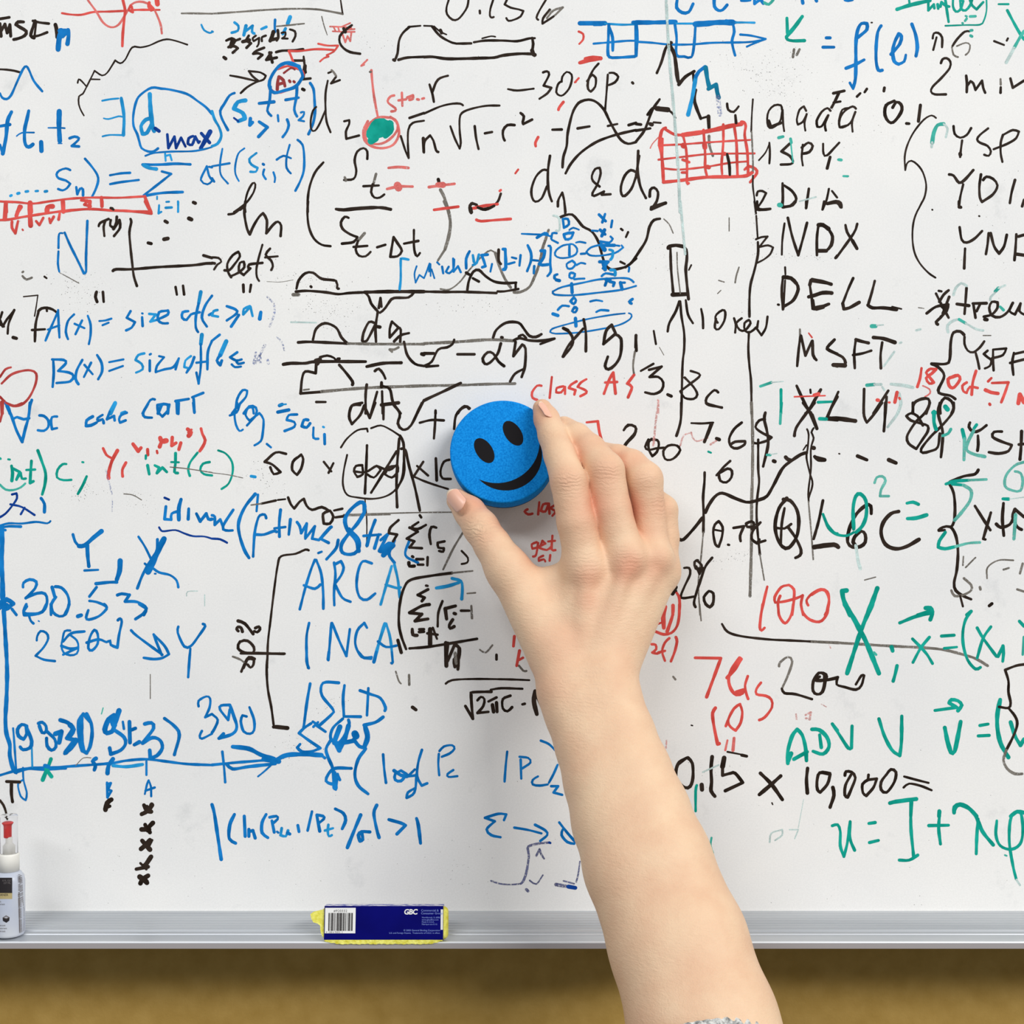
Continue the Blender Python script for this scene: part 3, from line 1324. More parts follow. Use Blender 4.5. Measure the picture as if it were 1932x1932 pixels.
B 5 120,150 155,130 215,150 265,140
B 5 360,115 400,120 440,160 440,220 400,255 345,250
B 5 520,125 475,130 465,180 475,240 520,230
B 6 845,125 790,160 785,210 830,205 880,180
B 5 935,110 890,140 895,165 935,150 945,185
b 7 1050,0 1005,80
B 5 1000,80 975,150 1040,120 1045,160
B 5 1155,90 1105,110 1085,150 1095,180 1145,160
B 5 1350,10 1305,90 1320,130 1385,135
B 5 1495,10 1435,20 1440,80 1480,125 1530,70 1545,15
B 5 1630,0 1625,100
B 5.5 1762,0 1772,85
# yx|handwriting|red letters Y and x squared
R 5 940,415 970,475 1010,500
R 6.5 1070,435 1020,530 990,640 990,685
R 5.5 1148,545 1115,610 1118,670
R 7 1212,375 1260,440 1285,410
R 6 1345,425 1348,475
R 4.5 1430,438 1434,458
R 9 1460,320 1475,350 1515,345
R 7 1470,360 1455,400
R 6.5 1570,315 1565,390 1605,365
R 6 1648,365 1630,425
R 8 1710,240 1740,270 1720,300
R 4.5 1745,245 1715,270
R 5.5 1832,235 1845,285 1870,340 1850,395 1820,440
# intc|handwriting|green code reading int c followed by int(c)
G 4.5 0,505 5,510
G 4 75,515 90,517
G 6 105,575 115,640 108,710
G 5 120,600 180,630 150,700
G 4.5 150,700 190,640 200,690 235,690
G 5.5 287,530 278,660 275,730 305,715
G 4.5 240,612 320,608
G 5.5 345,435 380,530 415,640 410,740 385,835
G 4.5 605,558 570,560 525,610 520,680 580,705 650,702
G 4 750,540 760,542
G 5 790,670 755,750 710,830
g 4 0,745 50,790 120,795 190,770 230,735
G 5 1330,480 1328,510
G 6 1345,570 1360,650
G 5 1410,570 1450,590 1430,640
G 5 1430,640 1480,590 1500,610 1520,630
G 5.5 1600,460 1598,560 1590,630 1620,640
G 4 1560,540 1630,542
G 4.5 1800,455 1735,540 1715,610 1730,665
G 4.5 1910,540 1850,555 1825,610 1860,650 1932,662
k 2 1550,585 1700,600 1932,635
d 3 965,610 985,690 1020,835
d 2 1025,880 1022,990
# twox|handwriting|blue underlined 2x1 at the left edge
D 4 110,835 150,825 155,870 110,940 50,1010 0,1042
D 4 95,925 200,950 315,1022
D 4 225,955 190,1015
B 6 375,870 405,920 405,995
B 4 0,1120 80,1098 200,1100 330,1085 430,1098 460,1078
B 5 0,1140 80,1125 190,1128
B 5 0,1150 50,1160
# bluebracket|drawn_axis|thick blue axis line down the left edge and along the bottom
B 9 15,1165 20,1300 12,1450 22,1600 25,1780
B 8 0,1820 60,1790 120,1830 50,1880 10,1840 70,1860
B 4 0,1880 60,1800
B 5 110,1880 150,1932
# bigy|handwriting|large blue letters Y, J and crossed out X
B 5 665,1200 685,1265 720,1305
B 8 720,1305 770,1300 850,1230 925,1170
B 7 795,1300 800,1400 810,1490
B 4.5 770,1528 895,1522
B 9 1095,1440 1090,1530 1065,1610
B 6 875,1648 1000,1635 1065,1635
B 5 880,1680 815,1765
B 4.5 1262,1220 1320,1310 1375,1420
B 5.5 1435,1245 1430,1340 1385,1420 1330,1510 1290,1590 1252,1690
B 10 1495,1240 1440,1350 1395,1460 1350,1540
B 5 1320,1465 1360,1500
B 4.5 1385,1500 1450,1545 1550,1570 1610,1620 1625,1680
B 3.5 1410,1557 1420,1557
# thirtyb|handwriting|large blue number 30.53
B 5.5 210,1680 215,1640 270,1610 330,1630 320,1690 235,1780 340,1735 410,1740 430,1800 410,1880 350,1920 240,1920 215,1900 245,1855
B 5.5 505,1675 560,1685 615,1750 630,1840 590,1932
B 5.5 510,1770 470,1830 465,1932
B 6 475,1680 500,1770
B 5 815,1805 880,1815 960,1850 970,1880 920,1932
B 5 805,1890 790,1932
B 5.5 1070,1752 1110,1740 1180,1750 1140,1810 1250,1815 1335,1870 1310,1932
# itime|handwriting|blue script reading itime (ctime
D 4.5 1500,865 1540,882
B 5.5 1512,945 1500,1060 1560,1065 1565,1010 1635,985
B 7 1650,880 1630,960 1630,1065
B 6 1720,965 1715,1060
B 6 1790,1010 1825,1080 1880,1010 1900,1060 1932,1060
D 3.5 1450,1135 1470,1165 1500,1170 1600,1160 1680,1190 1760,1215 1860,1218 1932,1238
# fill3|smudge|faint grey erased strokes in the left middle
k 2 1130,830 1210,840 1290,885
l 2 1700,1760 1710,1720 1800,1715
l 2 1865,1750 1865,1850
@ 400 760 500
# log
B 4 185,0 165,80 175,160 200,205 225,195
B 4 130,92 180,70 205,10
B 4.5 255,165 320,90 320,35 270,25 245,90 275,130 345,75 375,120 370,220 355,280 310,310
B 4 480,68 560,50
b 3 490,15 540,10
B 5 620,85 560,90 545,125 600,140 600,175 530,205
B 6 700,125 670,125 655,170 690,180 715,150
B 4.5 740,180 740,255 775,262
B 5 820,230 822,300
b 4 810,175 816,178
B 4.5 400,300 430,325
b 6 285,535 315,540
# intc
G 4 45,347 100,370 145,430 150,510 120,590 70,628
k 1.5 0,510 120,525 225,548
# fifty|handwriting|black sum reading 50 x 1000 x10 with a circled crossed 1000
K 5 540,372 465,362 385,430 440,450 500,505 450,520 425,470
K 5 610,410 650,378 665,410 650,480 620,525 585,490 590,430 620,400
K 4.5 815,430 870,500
K 4.5 885,440 850,510
K 3.5 940,325 985,260 1060,200 1130,188 1135,210
K 3.5 1160,185 1230,165 1300,195 1370,240
K 3.5 985,380 960,500 955,600 985,670 1060,690 1170,700 1270,680 1340,630 1385,540 1400,400
K 5 1130,310 1125,450 1115,660
K 4.5 1095,455 1050,460 1035,500 1060,540 1100,520 1095,455
K 4.5 1035,500 1120,505 1200,460 1230,490 1180,545 1130,520
K 4.5 1200,460 1290,490 1350,450 1355,500 1310,545 1260,520 1290,470 1350,460
K 5 1345,355 1280,460 1220,560 1160,655
K 5 1365,260 1350,450 1345,620 1350,760
K 5 1370,240 1395,290 1400,400 1395,530 1340,640
K 5 1380,335 1410,345 1440,470 1480,620 1515,785
K 4 1410,350 1450,510 1500,550 1600,590 1720,628
K 4.5 1495,460 1575,530
K 4.5 1540,430 1465,545
K 5 1632,405 1638,565
K 4.5 1730,415 1690,430 1665,500 1680,550 1740,555
K 5 1515,820 1525,835
K 2.5 1115,700 1128,850 1128,1050
k 2.5 960,815 1200,808 1500,800 1770,797
k 2 960,825 1300,815
# da
K 5 1095,0 1020,20 1000,100 1020,155 1080,90 1110,20 1150,110 1190,0
K 6 1235,15 1340,5
K 5 1250,20 1250,120
K 5 1320,10 1370,80 1355,150 1390,195 1450,165 1530,0
K 4.5 1515,145 1600,125 1690,128
K 4.5 1630,60 1625,170 1618,260
# plusc
K 5 1880,40 1840,25 1780,90 1765,190
# itime
B 5 155,780 95,870 80,900 60,850 20,890 20,830 0,820
B 5 155,780 80,900 100,930 150,930
D 4 0,990 60,995 110,1020
B 6 315,665 240,760 195,870 200,960 235,1070 270,1130
B 4.5 335,670 325,790
K 4.5 360,735 465,712
k 3 285,745 360,735
K 3.5 480,708 535,702
K 5 555,690 575,740 600,770 640,720 670,700 690,750 730,780 800,760 850,785
K 5 850,790 810,810 815,880 860,880 885,830 860,785
K 4.5 890,785 950,772
K 5 900,835 970,825
B 5 395,840 385,815 350,820 330,860 310,960 300,1120
B 5.5 320,960 380,960 450,935 470,940
B 5.5 500,780 490,880 492,975
B 4.5 455,915 535,905
B 5.5 572,850 560,960
B 5.5 620,870 640,900 650,950 690,880 680,980
B 5 680,990 750,900 730,990 780,1000
B 5.5 780,1000 850,920 870,905 790,990 850,1020
B 5.5 920,1000 905,1060 835,1140
B 4 775,1095 800,1085
B 7 1110,800 1110,740 1080,725 1010,780 970,850 990,930 1050,1000 1070,1080
B 6.5 1110,800 1060,880 1000,950 945,1030 950,1090 1010,1105 1060,1080 1070,1000 1000,920
B 6 1190,855 1155,950 1130,1040
B 5 1105,970 1230,960
B 6 1215,960 1185,1060
B 6 1230,1000 1280,960 1220,1080
B 9 1230,1080 1290,1030 1320,1040 1250,1110
B 6 1330,1000 1290,1100 1330,1165
B 5 1440,1000 1410,1110 1500,1165
# arca|handwriting|three stacked blue words in tall capitals
B 5 640,1505 680,1350 720,1220 750,1145
B 5 760,1145 795,1240 810,1370 812,1500
B 5 670,1330 750,1355 790,1325
B 5 890,1165 900,1250 890,1380 892,1475
B 5 900,1175 940,1155 960,1200 940,1260 895,1320
B 5 895,1320 950,1420 1010,1450
B 5 1165,1170 1100,1155 1065,1230 1055,1340 1080,1420 1130,1435 1190,1390
b 5 1230,1470 1270,1330 1310,1190
b 5 1330,1180 1355,1290 1370,1420
b 4.5 1265,1325 1350,1350 1375,1345
B 5 708,1605 690,1700 690,1830 700,1932
B 5 870,1605 860,1740 848,1875
B 5 875,1605 930,1740 980,1845 1005,1650
B 5 1130,1640 1110,1605 1060,1660 1045,1760 1090,1850 1160,1865
b 6 1180,1890 1220,1740 1260,1610
b 5 1270,1610 1300,1720 1318,1890
B 5 1210,1740 1270,1780 1345,1770
# bigsum|handwriting|black square root of a sum over n with fraction bar
K 5 1360,855 1300,910 1290,950 1350,960 1320,1010
K 5 1560,890 1500,920 1440,910 1500,940 1420,990 1475,1010 1440,1055 1530,1060
K 4.5 1505,870 1460,900
K 5 1635,910 1600,905 1585,960 1595,1030
K 5 1695,1010 1645,1020 1650,1055 1690,1060 1685,1085 1655,1080
K 6 1435,1165 1440,1190 1475,1190
K 5 1460,1120 1466,1124
K 5 1490,1140 1540,1140
K 5 1500,1180 1540,1180
K 4.5 1572,1125 1570,1185
k 4 1830,945 1760,1060 1685,1215
K 4 1820,1080 1865,1130 1860,1165 1820,1175
K 5 1750,1240 1600,1260 1450,1290 1400,1350 1370,1460 1362,1600 1380,1700 1415,1795
k 3 1750,1240 1900,1225
K 6 1355,1730 1380,1820
b 6 1635,1350 1720,1335 1800,1310
b 5.5 1750,1280 1815,1300 1825,1360 1820,1430
K 5.5 1575,1360 1500,1400 1550,1420 1530,1445
K 4.5 1560,1332 1572,1334
K 6 1585,1470 1530,1480 1440,1530 1530,1540 1480,1590 1575,1575
K 4.5 1680,1445 1650,1530 1645,1630
K 7 1700,1500 1710,1575
K 5.5 1700,1500 1775,1480
K 5 1815,1515 1875,1515
K 6 1755,1580 1730,1620 1735,1645 1765,1630
K 6 1765,1535 1775,1538
K 6 1460,1650 1465,1690 1495,1695
K 5 1510,1650 1545,1650
K 5 1510,1670 1545,1668
K 8 1590,1650 1590,1760
K 5 1570,1680 1645,1690
K 4.5 1610,1640 1640,1720
K 5 1440,1790 1600,1775 1932,1720
K 5.5 1720,1750 1710,1840 1705,1920
K 5.5 1770,1765 1805,1790 1795,1880 1770,1925 1765,1870 1800,1840
k 4 1890,1480 1895,1570
k 3 1860,1390 1920,1385
# bracket|drawn_bracket|thin black square bracket with a percentage on its left
K 4 705,1075 680,1070 610,1100 505,1118 480,1180 455,1350 425,1600 408,1750 403,1932
K 4.5 230,1825 300,1822 525,1832
K 6 190,1590 240,1610 300,1685
K 5.5 222,1668 212,1640 190,1634 180,1650 192,1664
K 5.5 316,1642 342,1632 350,1650 330,1672 308,1664
K 5 210,1740 260,1735 305,1780 300,1820 240,1820 190,1790 205,1740
K 5 300,1870 260,1870 230,1932
k 3 150,1850 200,1870
@ 800 700 520
# getmethod|handwriting|red words clas and get partly hidden behind the fingers
R 4.5 725,970 705,985 730,1005 760,1000
R 4.5 808,920 800,1005
R 4.5 870,930 835,935 820,980 850,985 875,930 880,1000
R 4.5 925,935 885,960 925,985 900,1015
R 4.5 790,1200 755,1215 760,1245 795,1235 800,1205 785,1290 765,1300
R 4.5 800,1235 850,1210 830,1190 810,1240 860,1255 895,1230
R 4.5 900,1155 895,1250 920,1255
R 4 870,1195 918,1190
R 4.5 835,1295 805,1310 805,1330 840,1320 850,1335
R 4.5 885,1290 880,1330
R 4 690,1300 700,1305
r 3 715,1300 722,1305
R 4.5 1140,360 1220,352
R 5 1218,352 1230,430 1245,480
# n200
K 5 1400,415 1430,378 1480,390 1480,430 1420,500 1405,525
K 5.5 1470,565 1520,578
@ 1180 760 400
# eightc
K 5 735,0 760,20 880,42
# n200|handwriting|black number 200 beside the knuckles
K 4.5 0,225 50,200 95,230 85,290 30,350 0,390
K 5.5 75,445 140,462
K 5 240,330 210,360 215,430 245,485 285,450 305,380 290,340 240,335
K 4.5 210,335 180,400 210,430 280,415 350,410
K 4.5 490,400 450,385 390,390 345,440 360,510 410,520 460,490 500,430 470,390
# classa
p 4 300,20 280,140 255,390
p 3 500,390 530,300 600,270 610,310 650,350 750,320
p 4 775,380 830,345
# tube
K 5 510,0 505,150 485,240 465,300
# seven|handwriting|black number 7.6 and a dollar sign
K 4 600,185 700,188 800,180
K 6.5 785,190 755,270 720,355
K 7 830,325 855,335
K 5 1060,180 990,240 945,330 965,400 1020,415 1085,380 1090,350 1000,355 960,380
K 5.5 1275,90 1265,150 1290,260 1300,380 1255,580
K 5 1270,150 1220,160 1185,220 1240,270 1330,315 1290,345 1200,370 1160,360
# greeny|smudge|green marks scattered among the black figures
G 4 755,445 780,455
g 5 1290,475 1320,475
l 2 1320,470 1380,462
# vline
k 5.5 1148,0 1158,250 1158,600 1150,900
k 5.5 1150,900 1148,1300 1135,1760
# curve6|drawn_curve|black rising curve crossed by thin vertical lines, 6 above it
K 4.5 955,530 890,590 830,660
K 5 860,640 930,600 970,620 965,680 920,725 865,710 850,650
K 5 722,635 720,720 708,860 712,1000 710,1180
k 3 710,1180 690,1400 665,1650 680,1932
K 6 495,1245 530,1245 620,1150 700,1050
K 6 730,1000 755,940 810,860 860,825 910,830 1000,870 1100,905 1160,900 1230,880 1290,850 1350,750 1430,600 1510,530 1600,470 1650,455
K 7 1460,495 1480,515 1510,525
K 4.5 1210,335 1210,600 1218,720 1200,880 1195,1020 1205,1180 1225,1380
k 3 1225,1380 1265,1615
K 7 1350,530 1362,535
K 7 1730,495 1815,520
K 7 1708,408 1720,412
K 3.5 1655,240 1670,290 1660,420 1650,500 1680,640 1705,740 1670,870
K 3.5 1715,230 1695,270 1715,320 1690,420 1690,600 1668,800 1670,900
k 3 1668,900 1695,1200 1712,1430
K 3 1650,385 1620,430
# xlu
K 5.5 1620,0 1670,70
K 5.5 1725,0 1630,120 1555,230 1540,300
K 6.5 1685,90 1745,235
G 5 1422,0 1415,100
g 5 1415,100 1410,190
G 6 1775,145 1830,148
K 5 1895,0 1840,135
K 8 1840,142 1932,150
# pct78|handwriting|black percentages 0.78 and 28 near the wrist
K 5 850,1080 885,1130 880,1220 850,1310 820,1290 800,1180 815,1110 850,1080
K 4 800,1155 885,1170
K 5 935,1293 945,1295
K 5 985,1140 1080,1125 1045,1210 1050,1260
K 5 1160,1130 1110,1130 1100,1100 1150,1080 1175,1110 1150,1150
K 5 1230,1090 1160,1170 1150,1240 1200,1280 1220,1245
K 5 1220,1245 1210,1275 1275,1255
K 4.5 535,1505 580,1505 590,1560 540,1670 505,1760 530,1780 630,1765
K 4.5 660,1435 630,1450 640,1510 690,1525 695,1480 650,1435
K 4.5 645,1490 675,1560 700,1500
K 4 640,1510 720,1505
K 5 790,1412 730,1490 690,1600 650,1720 625,1820 638,1860
K 5 760,1715 800,1735 800,1820 770,1860 730,1830 715,1770 760,1715
# qlgc|handwriting|large black four-letter row over green marks
K 6.5 1440,880 1500,890 1560,970 1580,1080 1560,1220 1490,1320 1430,1310 1380,1220 1365,1100 1400,960 1470,870
K 5 1450,960 1425,1100 1415,1290
K 5 1380,1140 1450,1145 1510,1105
K 5.5 1480,1130 1550,1230 1600,1340 1590,1390 1550,1412
K 5 1800,890 1760,1080 1715,1240
K 8 1720,1315 1830,1295 1900,1290 1932,1305
G 5 1800,1015 1840,1110 1900,1180 1932,1190
# hundred|handwriting|red number 100 beside a big green X
R 5 1293,1675 1265,1790 1235,1932
R 5 1490,1660 1420,1680 1360,1770 1365,1820 1450,1810 1560,1780 1615,1755
R 5 1410,1760 1390,1820 1400,1932
R 5 1490,1660 1535,1700 1535,1800 1520,1932
R 5 1615,1755 1600,1840 1620,1932
R 5 1665,1845 1650,1800 1700,1740 1780,1700 1840,1720 1855,1800 1830,1932
# rededge|handwriting|red strokes inside a bracket to the right of the wrist
R 5 450,1710 485,1760 495,1830 490,1932
R 8 360,1860 345,1932
R 6 432,1845 432,1932
K 7 460,1680 430,1740
K 4 435,1690 465,1715
@ 1532 760 400
# xlu
K 8 135,142 250,145 395,165
K 5 195,0 135,135
K 5 470,0 475,120 500,180 560,110 640,0
K 5.5 670,0 665,130 655,258
G 6 70,145 130,148
l 5 810,0 785,90 690,220
K 6.5 0,110 45,235
# curve6
K 7 25,490 60,518 115,520
K 7 415,485 500,520
K 8 700,520 765,548
K 3 245,463 252,465
K 7 10,410 18,412
# eightpair
K 5 920,0 920,90
K 5 1075,0 1030,90 950,170 900,240 865,310 880,370 950,420 1010,330 1055,260 1055,210 1000,190 900,160 860,120 900,95 960,120 1010,205
K 5.5 1165,0 1150,100 1190,260 1185,400 1175,495
K 5 1290,0 1285,80 1200,190 1080,310 995,420 1010,455 1080,440 1145,405 1165,280
G 8 1215,35 1235,60
G 7 1112,80 1112,180 1130,240
g 5 1265,240 1240,280 1190,300
# ispy|handwriting|black letters over a faded green K at the right edge
K 5.5 1440,180 1430,220 1470,265 1530,250 1590,205
K 5.5 1512,300 1515,380 1508,435
K 5.5 1730,262 1660,265 1645,310 1720,350 1820,385 1790,440 1700,462 1612,450
K 6 1910,260 1905,400 1895,515
K 5 1885,380 1932,375
G 7 1370,245 1390,330
s 6 1390,330 1385,520
G 6 1500,200 1475,235
s 6 1475,250 1420,360 1410,430 1480,470 1575,490
# qlgc
K 5 100,890 60,1080 15,1240
K 8 20,1315 130,1300 200,1295 240,1315
K 6.5 540,1010 535,940 490,935 400,1020 340,1150 325,1270 370,1315 440,1310 485,1270 485,1200 450,1170 390,1220 375,1270 390,1290
K 7 790,990 720,1010 650,1090 630,1190 670,1290 760,1330 860,1310 975,1245
G 5 100,1015 150,1140 230,1200 320,1210 380,1180
G 6.5 380,1150 375,960 400,850 440,830 490,890 495,1020 460,1120 400,1180
l 6 400,1300 420,1440 440,1510
s 5 570,730 590,680 640,670 670,710 630,790 620,850 700,850
G 6 865,915 920,905 970,925
G 7 870,1055 950,1050 1045,1022
# bigbrace|drawn_brace|black curly brace overlapping a green sigma
K 5.5 1515,612 1485,650 1380,670 1260,720 1255,740 1290,820 1303,950 1295,1080 1270,1130
K 5.5 1155,1160 1190,1135 1260,1130 1310,1210 1330,1350 1320,1520 1295,1640 1310,1710 1380,1760 1450,1790
K 5 1155,1165 1210,1160
G 6 1220,740 1300,715 1430,705
s 5 1430,705 1590,698
G 6 1280,740 1380,750
s 6 1380,750 1450,800 1440,890 1370,990 1300,1070
G 6 1215,1180 1160,1260 1150,1315 1210,1330 1310,1310
s 5 1310,1310 1420,1280 1530,1272
# xtr|handwriting|black letters xtr overlapping faded green at the right edge
K 5.5 1485,940 1560,1060 1625,1160
K 5.5 1630,1000 1595,1120 1560,1240 1580,1245
K 6 1745,915 1735,1060 1748,1210
K 6 1680,1105 1720,1135 1800,1110 1840,1040
K 6 1850,970 1830,1040 1870,1130 1910,1155
K 6 1850,970 1932,1040
K 5 1840,1000 1855,1100
s 6 1855,1020 1840,1240
s 5 1932,540 1850,570 1770,660 1760,760 1830,800 1900,800 1920,710 1900,640 1850,625
G 6 1740,875 1790,877
l 2 1800,877 1932,860
k 3 1380,1400 1375,1480
k 3 1490,1410 1400,1500
k 3 1835,1435 1700,1435 1600,1500 1595,1600
k 4 1745,1520 1795,1505
k 4 1920,1465 1895,1555
k 4.5 1385,1600 1450,1660 1450,1710 1380,1750 1300,1760 1270,1710
K 4 1350,1760 1375,1855
k 5 1530,1680 1535,1700
K 6 1640,1830 1615,1850
k 4 1870,1700 1932,1720
k 2.5 480,1615 580,1588
# xvec|handwriting|large green X and vector equation
G 9 315,1710 275,1715 290,1800 350,1932
G 9 595,1690 545,1830 505,1932
G 8 1035,1870 1080,1870 1095,1895
G 5 960,1932 1080,1890
G 6 1450,1900 1410,1932
# hundred
R 5 0,1750 60,1710 120,1710 155,1790 145,1880 120,1932
@ 0 1140 400
# thirtyb
B 5 240,0 215,60 220,100 300,95 380,70 420,0
B 5.5 465,0 480,70 540,110 600,90 630,0
B 7 710,110 740,100
B 5 805,55 785,120 810,140 900,110 965,50 970,20 950,0
B 5.5 1270,0 1335,40 1300,90 1235,135
B 5 265,105 280,150 305,175
B 3 350,152 358,156
# bluebracket
B 9 20,0 40,30 60,10
B 7.5 35,60 50,300 65,600 60,850 50,1050 60,1180 90,1280 90,1380 120,1500
B 4 120,1130 130,1250 150,1540
B 8 120,1500 140,1530
B 4 110,50 150,100
B 5 0,1558 150,1515 300,1490 450,1490 700,1472 1000,1450 1150,1425 1330,1412 1500,1430 1700,1455 1932,1465
B 5 150,1530 260,1500 400,1505 600,1495
b 6 1030,1470 1150,1480 1300,1460
B 3.5 210,1490 215,1600 245,1720 235,1785 190,1750 165,1640 210,1600
B 7 875,1405 845,1430 870,1470 860,1510
B 8 1030,1410 990,1470 980,1540
B 4 1335,1430 1335,1555
b 3.5 290,1290 295,1480
K 5.5 60,1615 180,1620
K 6 105,1640 105,1730 115,1800
G 7 465,1410 440,1480 410,1550 390,1600
G 7 420,1500 470,1570
B 8 410,1470 440,1480
g 2 940,945 925,1000
k 1.5 690,1470 760,1400 830,1400
# twofifty|handwriting|blue scribbled number 250 with an arrow to Y
B 4.5 335,330 340,290 370,245 420,260 440,310 400,390 325,470 400,505 500,518
B 4 640,240 590,245 570,320 560,380 580,440 640,465 700,450 715,390 700,330 640,280
B 5 770,248 650,265 575,340
B 5 560,380 640,405 710,395 575,460
B 5 860,235 820,300 805,400 840,420 890,360 890,270 860,235
B 5 790,350 900,320 970,345 1005,330 1010,370 1070,395 1085,280 1110,160 1095,130 1075,145
B 5 1195,238 1250,290 1480,460
B 5 1400,275 1420,330 1475,465
B 5 1400,275 1500,380 1540,455 1480,490 1400,500 1310,488
B 5 1625,205 1620,260 1680,385 1740,380 1810,290 1870,200 1850,180
B 5 1735,405 1725,520 1715,665
# tvals|handwriting|blue overwritten figures above the bottom axis
B 6.5 245,1110 200,1095 160,1140 170,1200 215,1230 245,1180 240,1110 290,1250 270,1310 210,1325 185,1300
B 6 350,1085 385,1075 420,1110 420,1160 385,1170 360,1110
B 6 430,1160 500,1230 510,1300 470,1330 430,1290 425,1220
B 8 505,1180 560,1160 540,1260
B 7 550,1055 620,1080 660,1130 610,1220 700,1240 650,1310 590,1360
B 9 640,1100 670,1140 640,1200
B 10 600,1350 690,1240
B 6.5 830,1080 760,1000 720,1060 720,1180 740,1310 790,1355 820,1300 840,1180 830,1080 790,1000
B 10 740,1040 735,1200 755,1330
B 9 1085,970 1050,1080 1030,1150
B 9 1040,1010 990,1050 955,1140 975,1175 1020,1160
B 11 1020,1040 1040,1100
B 6.5 1050,1150 1130,1210 1145,1270 1100,1330 1010,1365 1000,1310
B 4.5 1120,1070 1130,1135
B 7 1180,1070 1185,1260
B 6.5 1185,1150 1235,1130
B 7 1225,1280 1270,1255
B 6.5 1320,1090 1380,1080 1400,1130 1300,1265 1390,1215 1460,1240 1480,1310 1430,1380 1370,1400 1365,1330
B 6 1500,1040 1590,1110 1635,1190 1590,1370
# n390|handwriting|blue number 390 above the long blue arrow
B 4.5 1810,930 1810,880 1880,840 1915,860 1910,940 1870,1030 1932,1000
B 4.5 1840,1155 1820,1200 1840,1225 1932,1180
# bmarks|handwriting|blue letters B and A over a column of black crosses
B 5 975,1625 980,1760
B 4.5 975,1640 1010,1630 985,1690 1015,1700 980,1760
B 4 1320,1730 1340,1640 1355,1605 1375,1660 1378,1750
B 4.5 1325,1700 1410,1670
K 8 1015,1780 975,1810 960,1870
K 6 970,1850 1000,1840
K 8 1320,1840 1350,1880
K 8 1385,1830 1350,1880 1290,1915
K 5 1340,1840 1375,1880
k 2 1370,640 1370,860
@ 0 1500 432
# bmarks
K 8 1215,85 1240,130 1275,140
K 8 1280,80 1255,130 1195,160
K 8 1290,235 1250,280 1265,315
K 9 1195,290 1260,290
K 7 1225,250 1245,300
K 9 1200,385 1265,460
K 8 1265,380 1230,420 1190,455
K 4 1285,380 1260,430
K 8 1275,520 1235,580 1215,600
K 7 1150,625 1250,605
K 5 1185,575 1235,625
K 9 1180,690 1235,730
K 8 1250,680 1205,710 1185,745
K 9 1200,700 1240,740
K 8 935,40 905,70 890,125
K 5 895,110 925,95
# bottlecurve|drawn_curve|dark curved stroke running down behind the spray bottle cap
K 4.5 0,45 30,85 50,140 60,190
K 4 105,340 90,360
@ 400 1230 420
# bracket
K 4.5 250,12 630,15
K 5 370,60 320,45 280,110 255,170
K 5 365,60 360,110 335,135 310,110
k 3 180,38 230,55 280,90
K 4.5 483,20 475,150 485,320 515,480 535,630
K 7 535,650 560,650 655,660
# arca
B 5 822,0 820,80 840,140
B 6 1015,0 1008,65
B 5 1165,0 1165,30
B 5 1270,0 1320,50 1385,45
B 6 1425,0 1405,85
B 3.5 1562,0 1568,95
B 5.5 852,275 825,430 795,660
B 5.5 1100,268 990,262 950,290 955,380 1050,500 1040,540 930,640
B 5.5 1150,290 1138,400 1145,560 1290,562
B 5.5 1357,315 1345,550
B 5.5 1285,335 1370,365 1460,400 1505,480 1500,510
B 6.5 1485,565 1420,610 1320,635
B 4 1555,95 1562,100
# n390
B 5 0,540 50,590 20,670 0,700
B 5 155,460 80,465 70,500 140,590 155,500
B 6 155,460 190,560 215,650 180,710 60,750 100,710
B 5 325,480 365,590 365,680 330,710 275,690 250,600 265,550 300,560
# spider|handwriting|blue scribbled letters S dw above sigma of log
B 5.5 860,620 800,660 755,705 830,760 940,835 860,865 780,865 740,830 765,800
B 5 875,605 930,640
B 5 920,610 880,650
B 5 910,640 985,692
B 5.5 1135,580 1050,660 1030,750 1090,790 1140,740 1190,640 1185,590
B 9 1110,650 1065,770
B 9 1185,640 1150,760 1120,800
B 8 1060,790 1130,790 1230,770
B 8 1075,800 1105,855 1130,800
B 13 1240,710 1250,730
B 6.5 1230,760 1280,820 1330,830
B 9 1330,650 1350,740 1320,830
B 6 1035,760 990,840 1010,920 1050,1020 1060,1180
B 6 1335,840 1270,930 1240,1060 1270,1160 1355,1232
B 6 1210,1010 1070,1010 1010,1060 990,1120 1035,1145 1060,1140
B 9 1060,1050 1070,1180
B 5 1075,1195 1090,1060 1110,1110
# arrowbig|drawn_arrow|long blue arrow running right into a wavy line
B 5 0,980 200,960 330,950 450,940
B 8 180,822 320,840 420,890 540,930
B 9 450,930 580,950
B 6 130,975 180,1015 320,995 550,970
B 3.5 510,985 450,1040 400,1080
B 4.5 90,865 105,1000 115,1130
B 8 550,940 650,895 800,888 950,895
B 5 950,895 980,920
# logp|handwriting|blue text reading log( Pc | Pc near the arm
B 5 1485,890 1495,1020 1510,1135
B 7 1580,1030 1640,1070 1690,1080
B 5.5 1640,1030 1590,1060 1590,1110 1640,1120 1690,1060 1640,1030
B 5 1760,1020 1700,1080 1780,1070
B 5 1775,1060 1765,1190 1740,1240 1690,1265 1700,1220 1765,1180
B 5 1822,850 1790,960 1780,1080 1820,1160 1868,1140
# lnline|handwriting|blue formula ln(Pt+1/Pt)/sigma greater than 1
B 6.5 0,1325 20,1400 50,1600 80,1800
B 6.5 195,1410 155,1500 150,1620 205,1660
B 6 280,1425 288,1600
B 6 320,1540 320,1600
B 6 320,1560 355,1550 375,1615
B 6 470,1410 435,1480 435,1570 485,1612
B 5.5 520,1465 540,1565
B 5.5 500,1435 560,1425 570,1450 525,1490
b 5.5 605,1530 595,1590 640,1600 660,1550
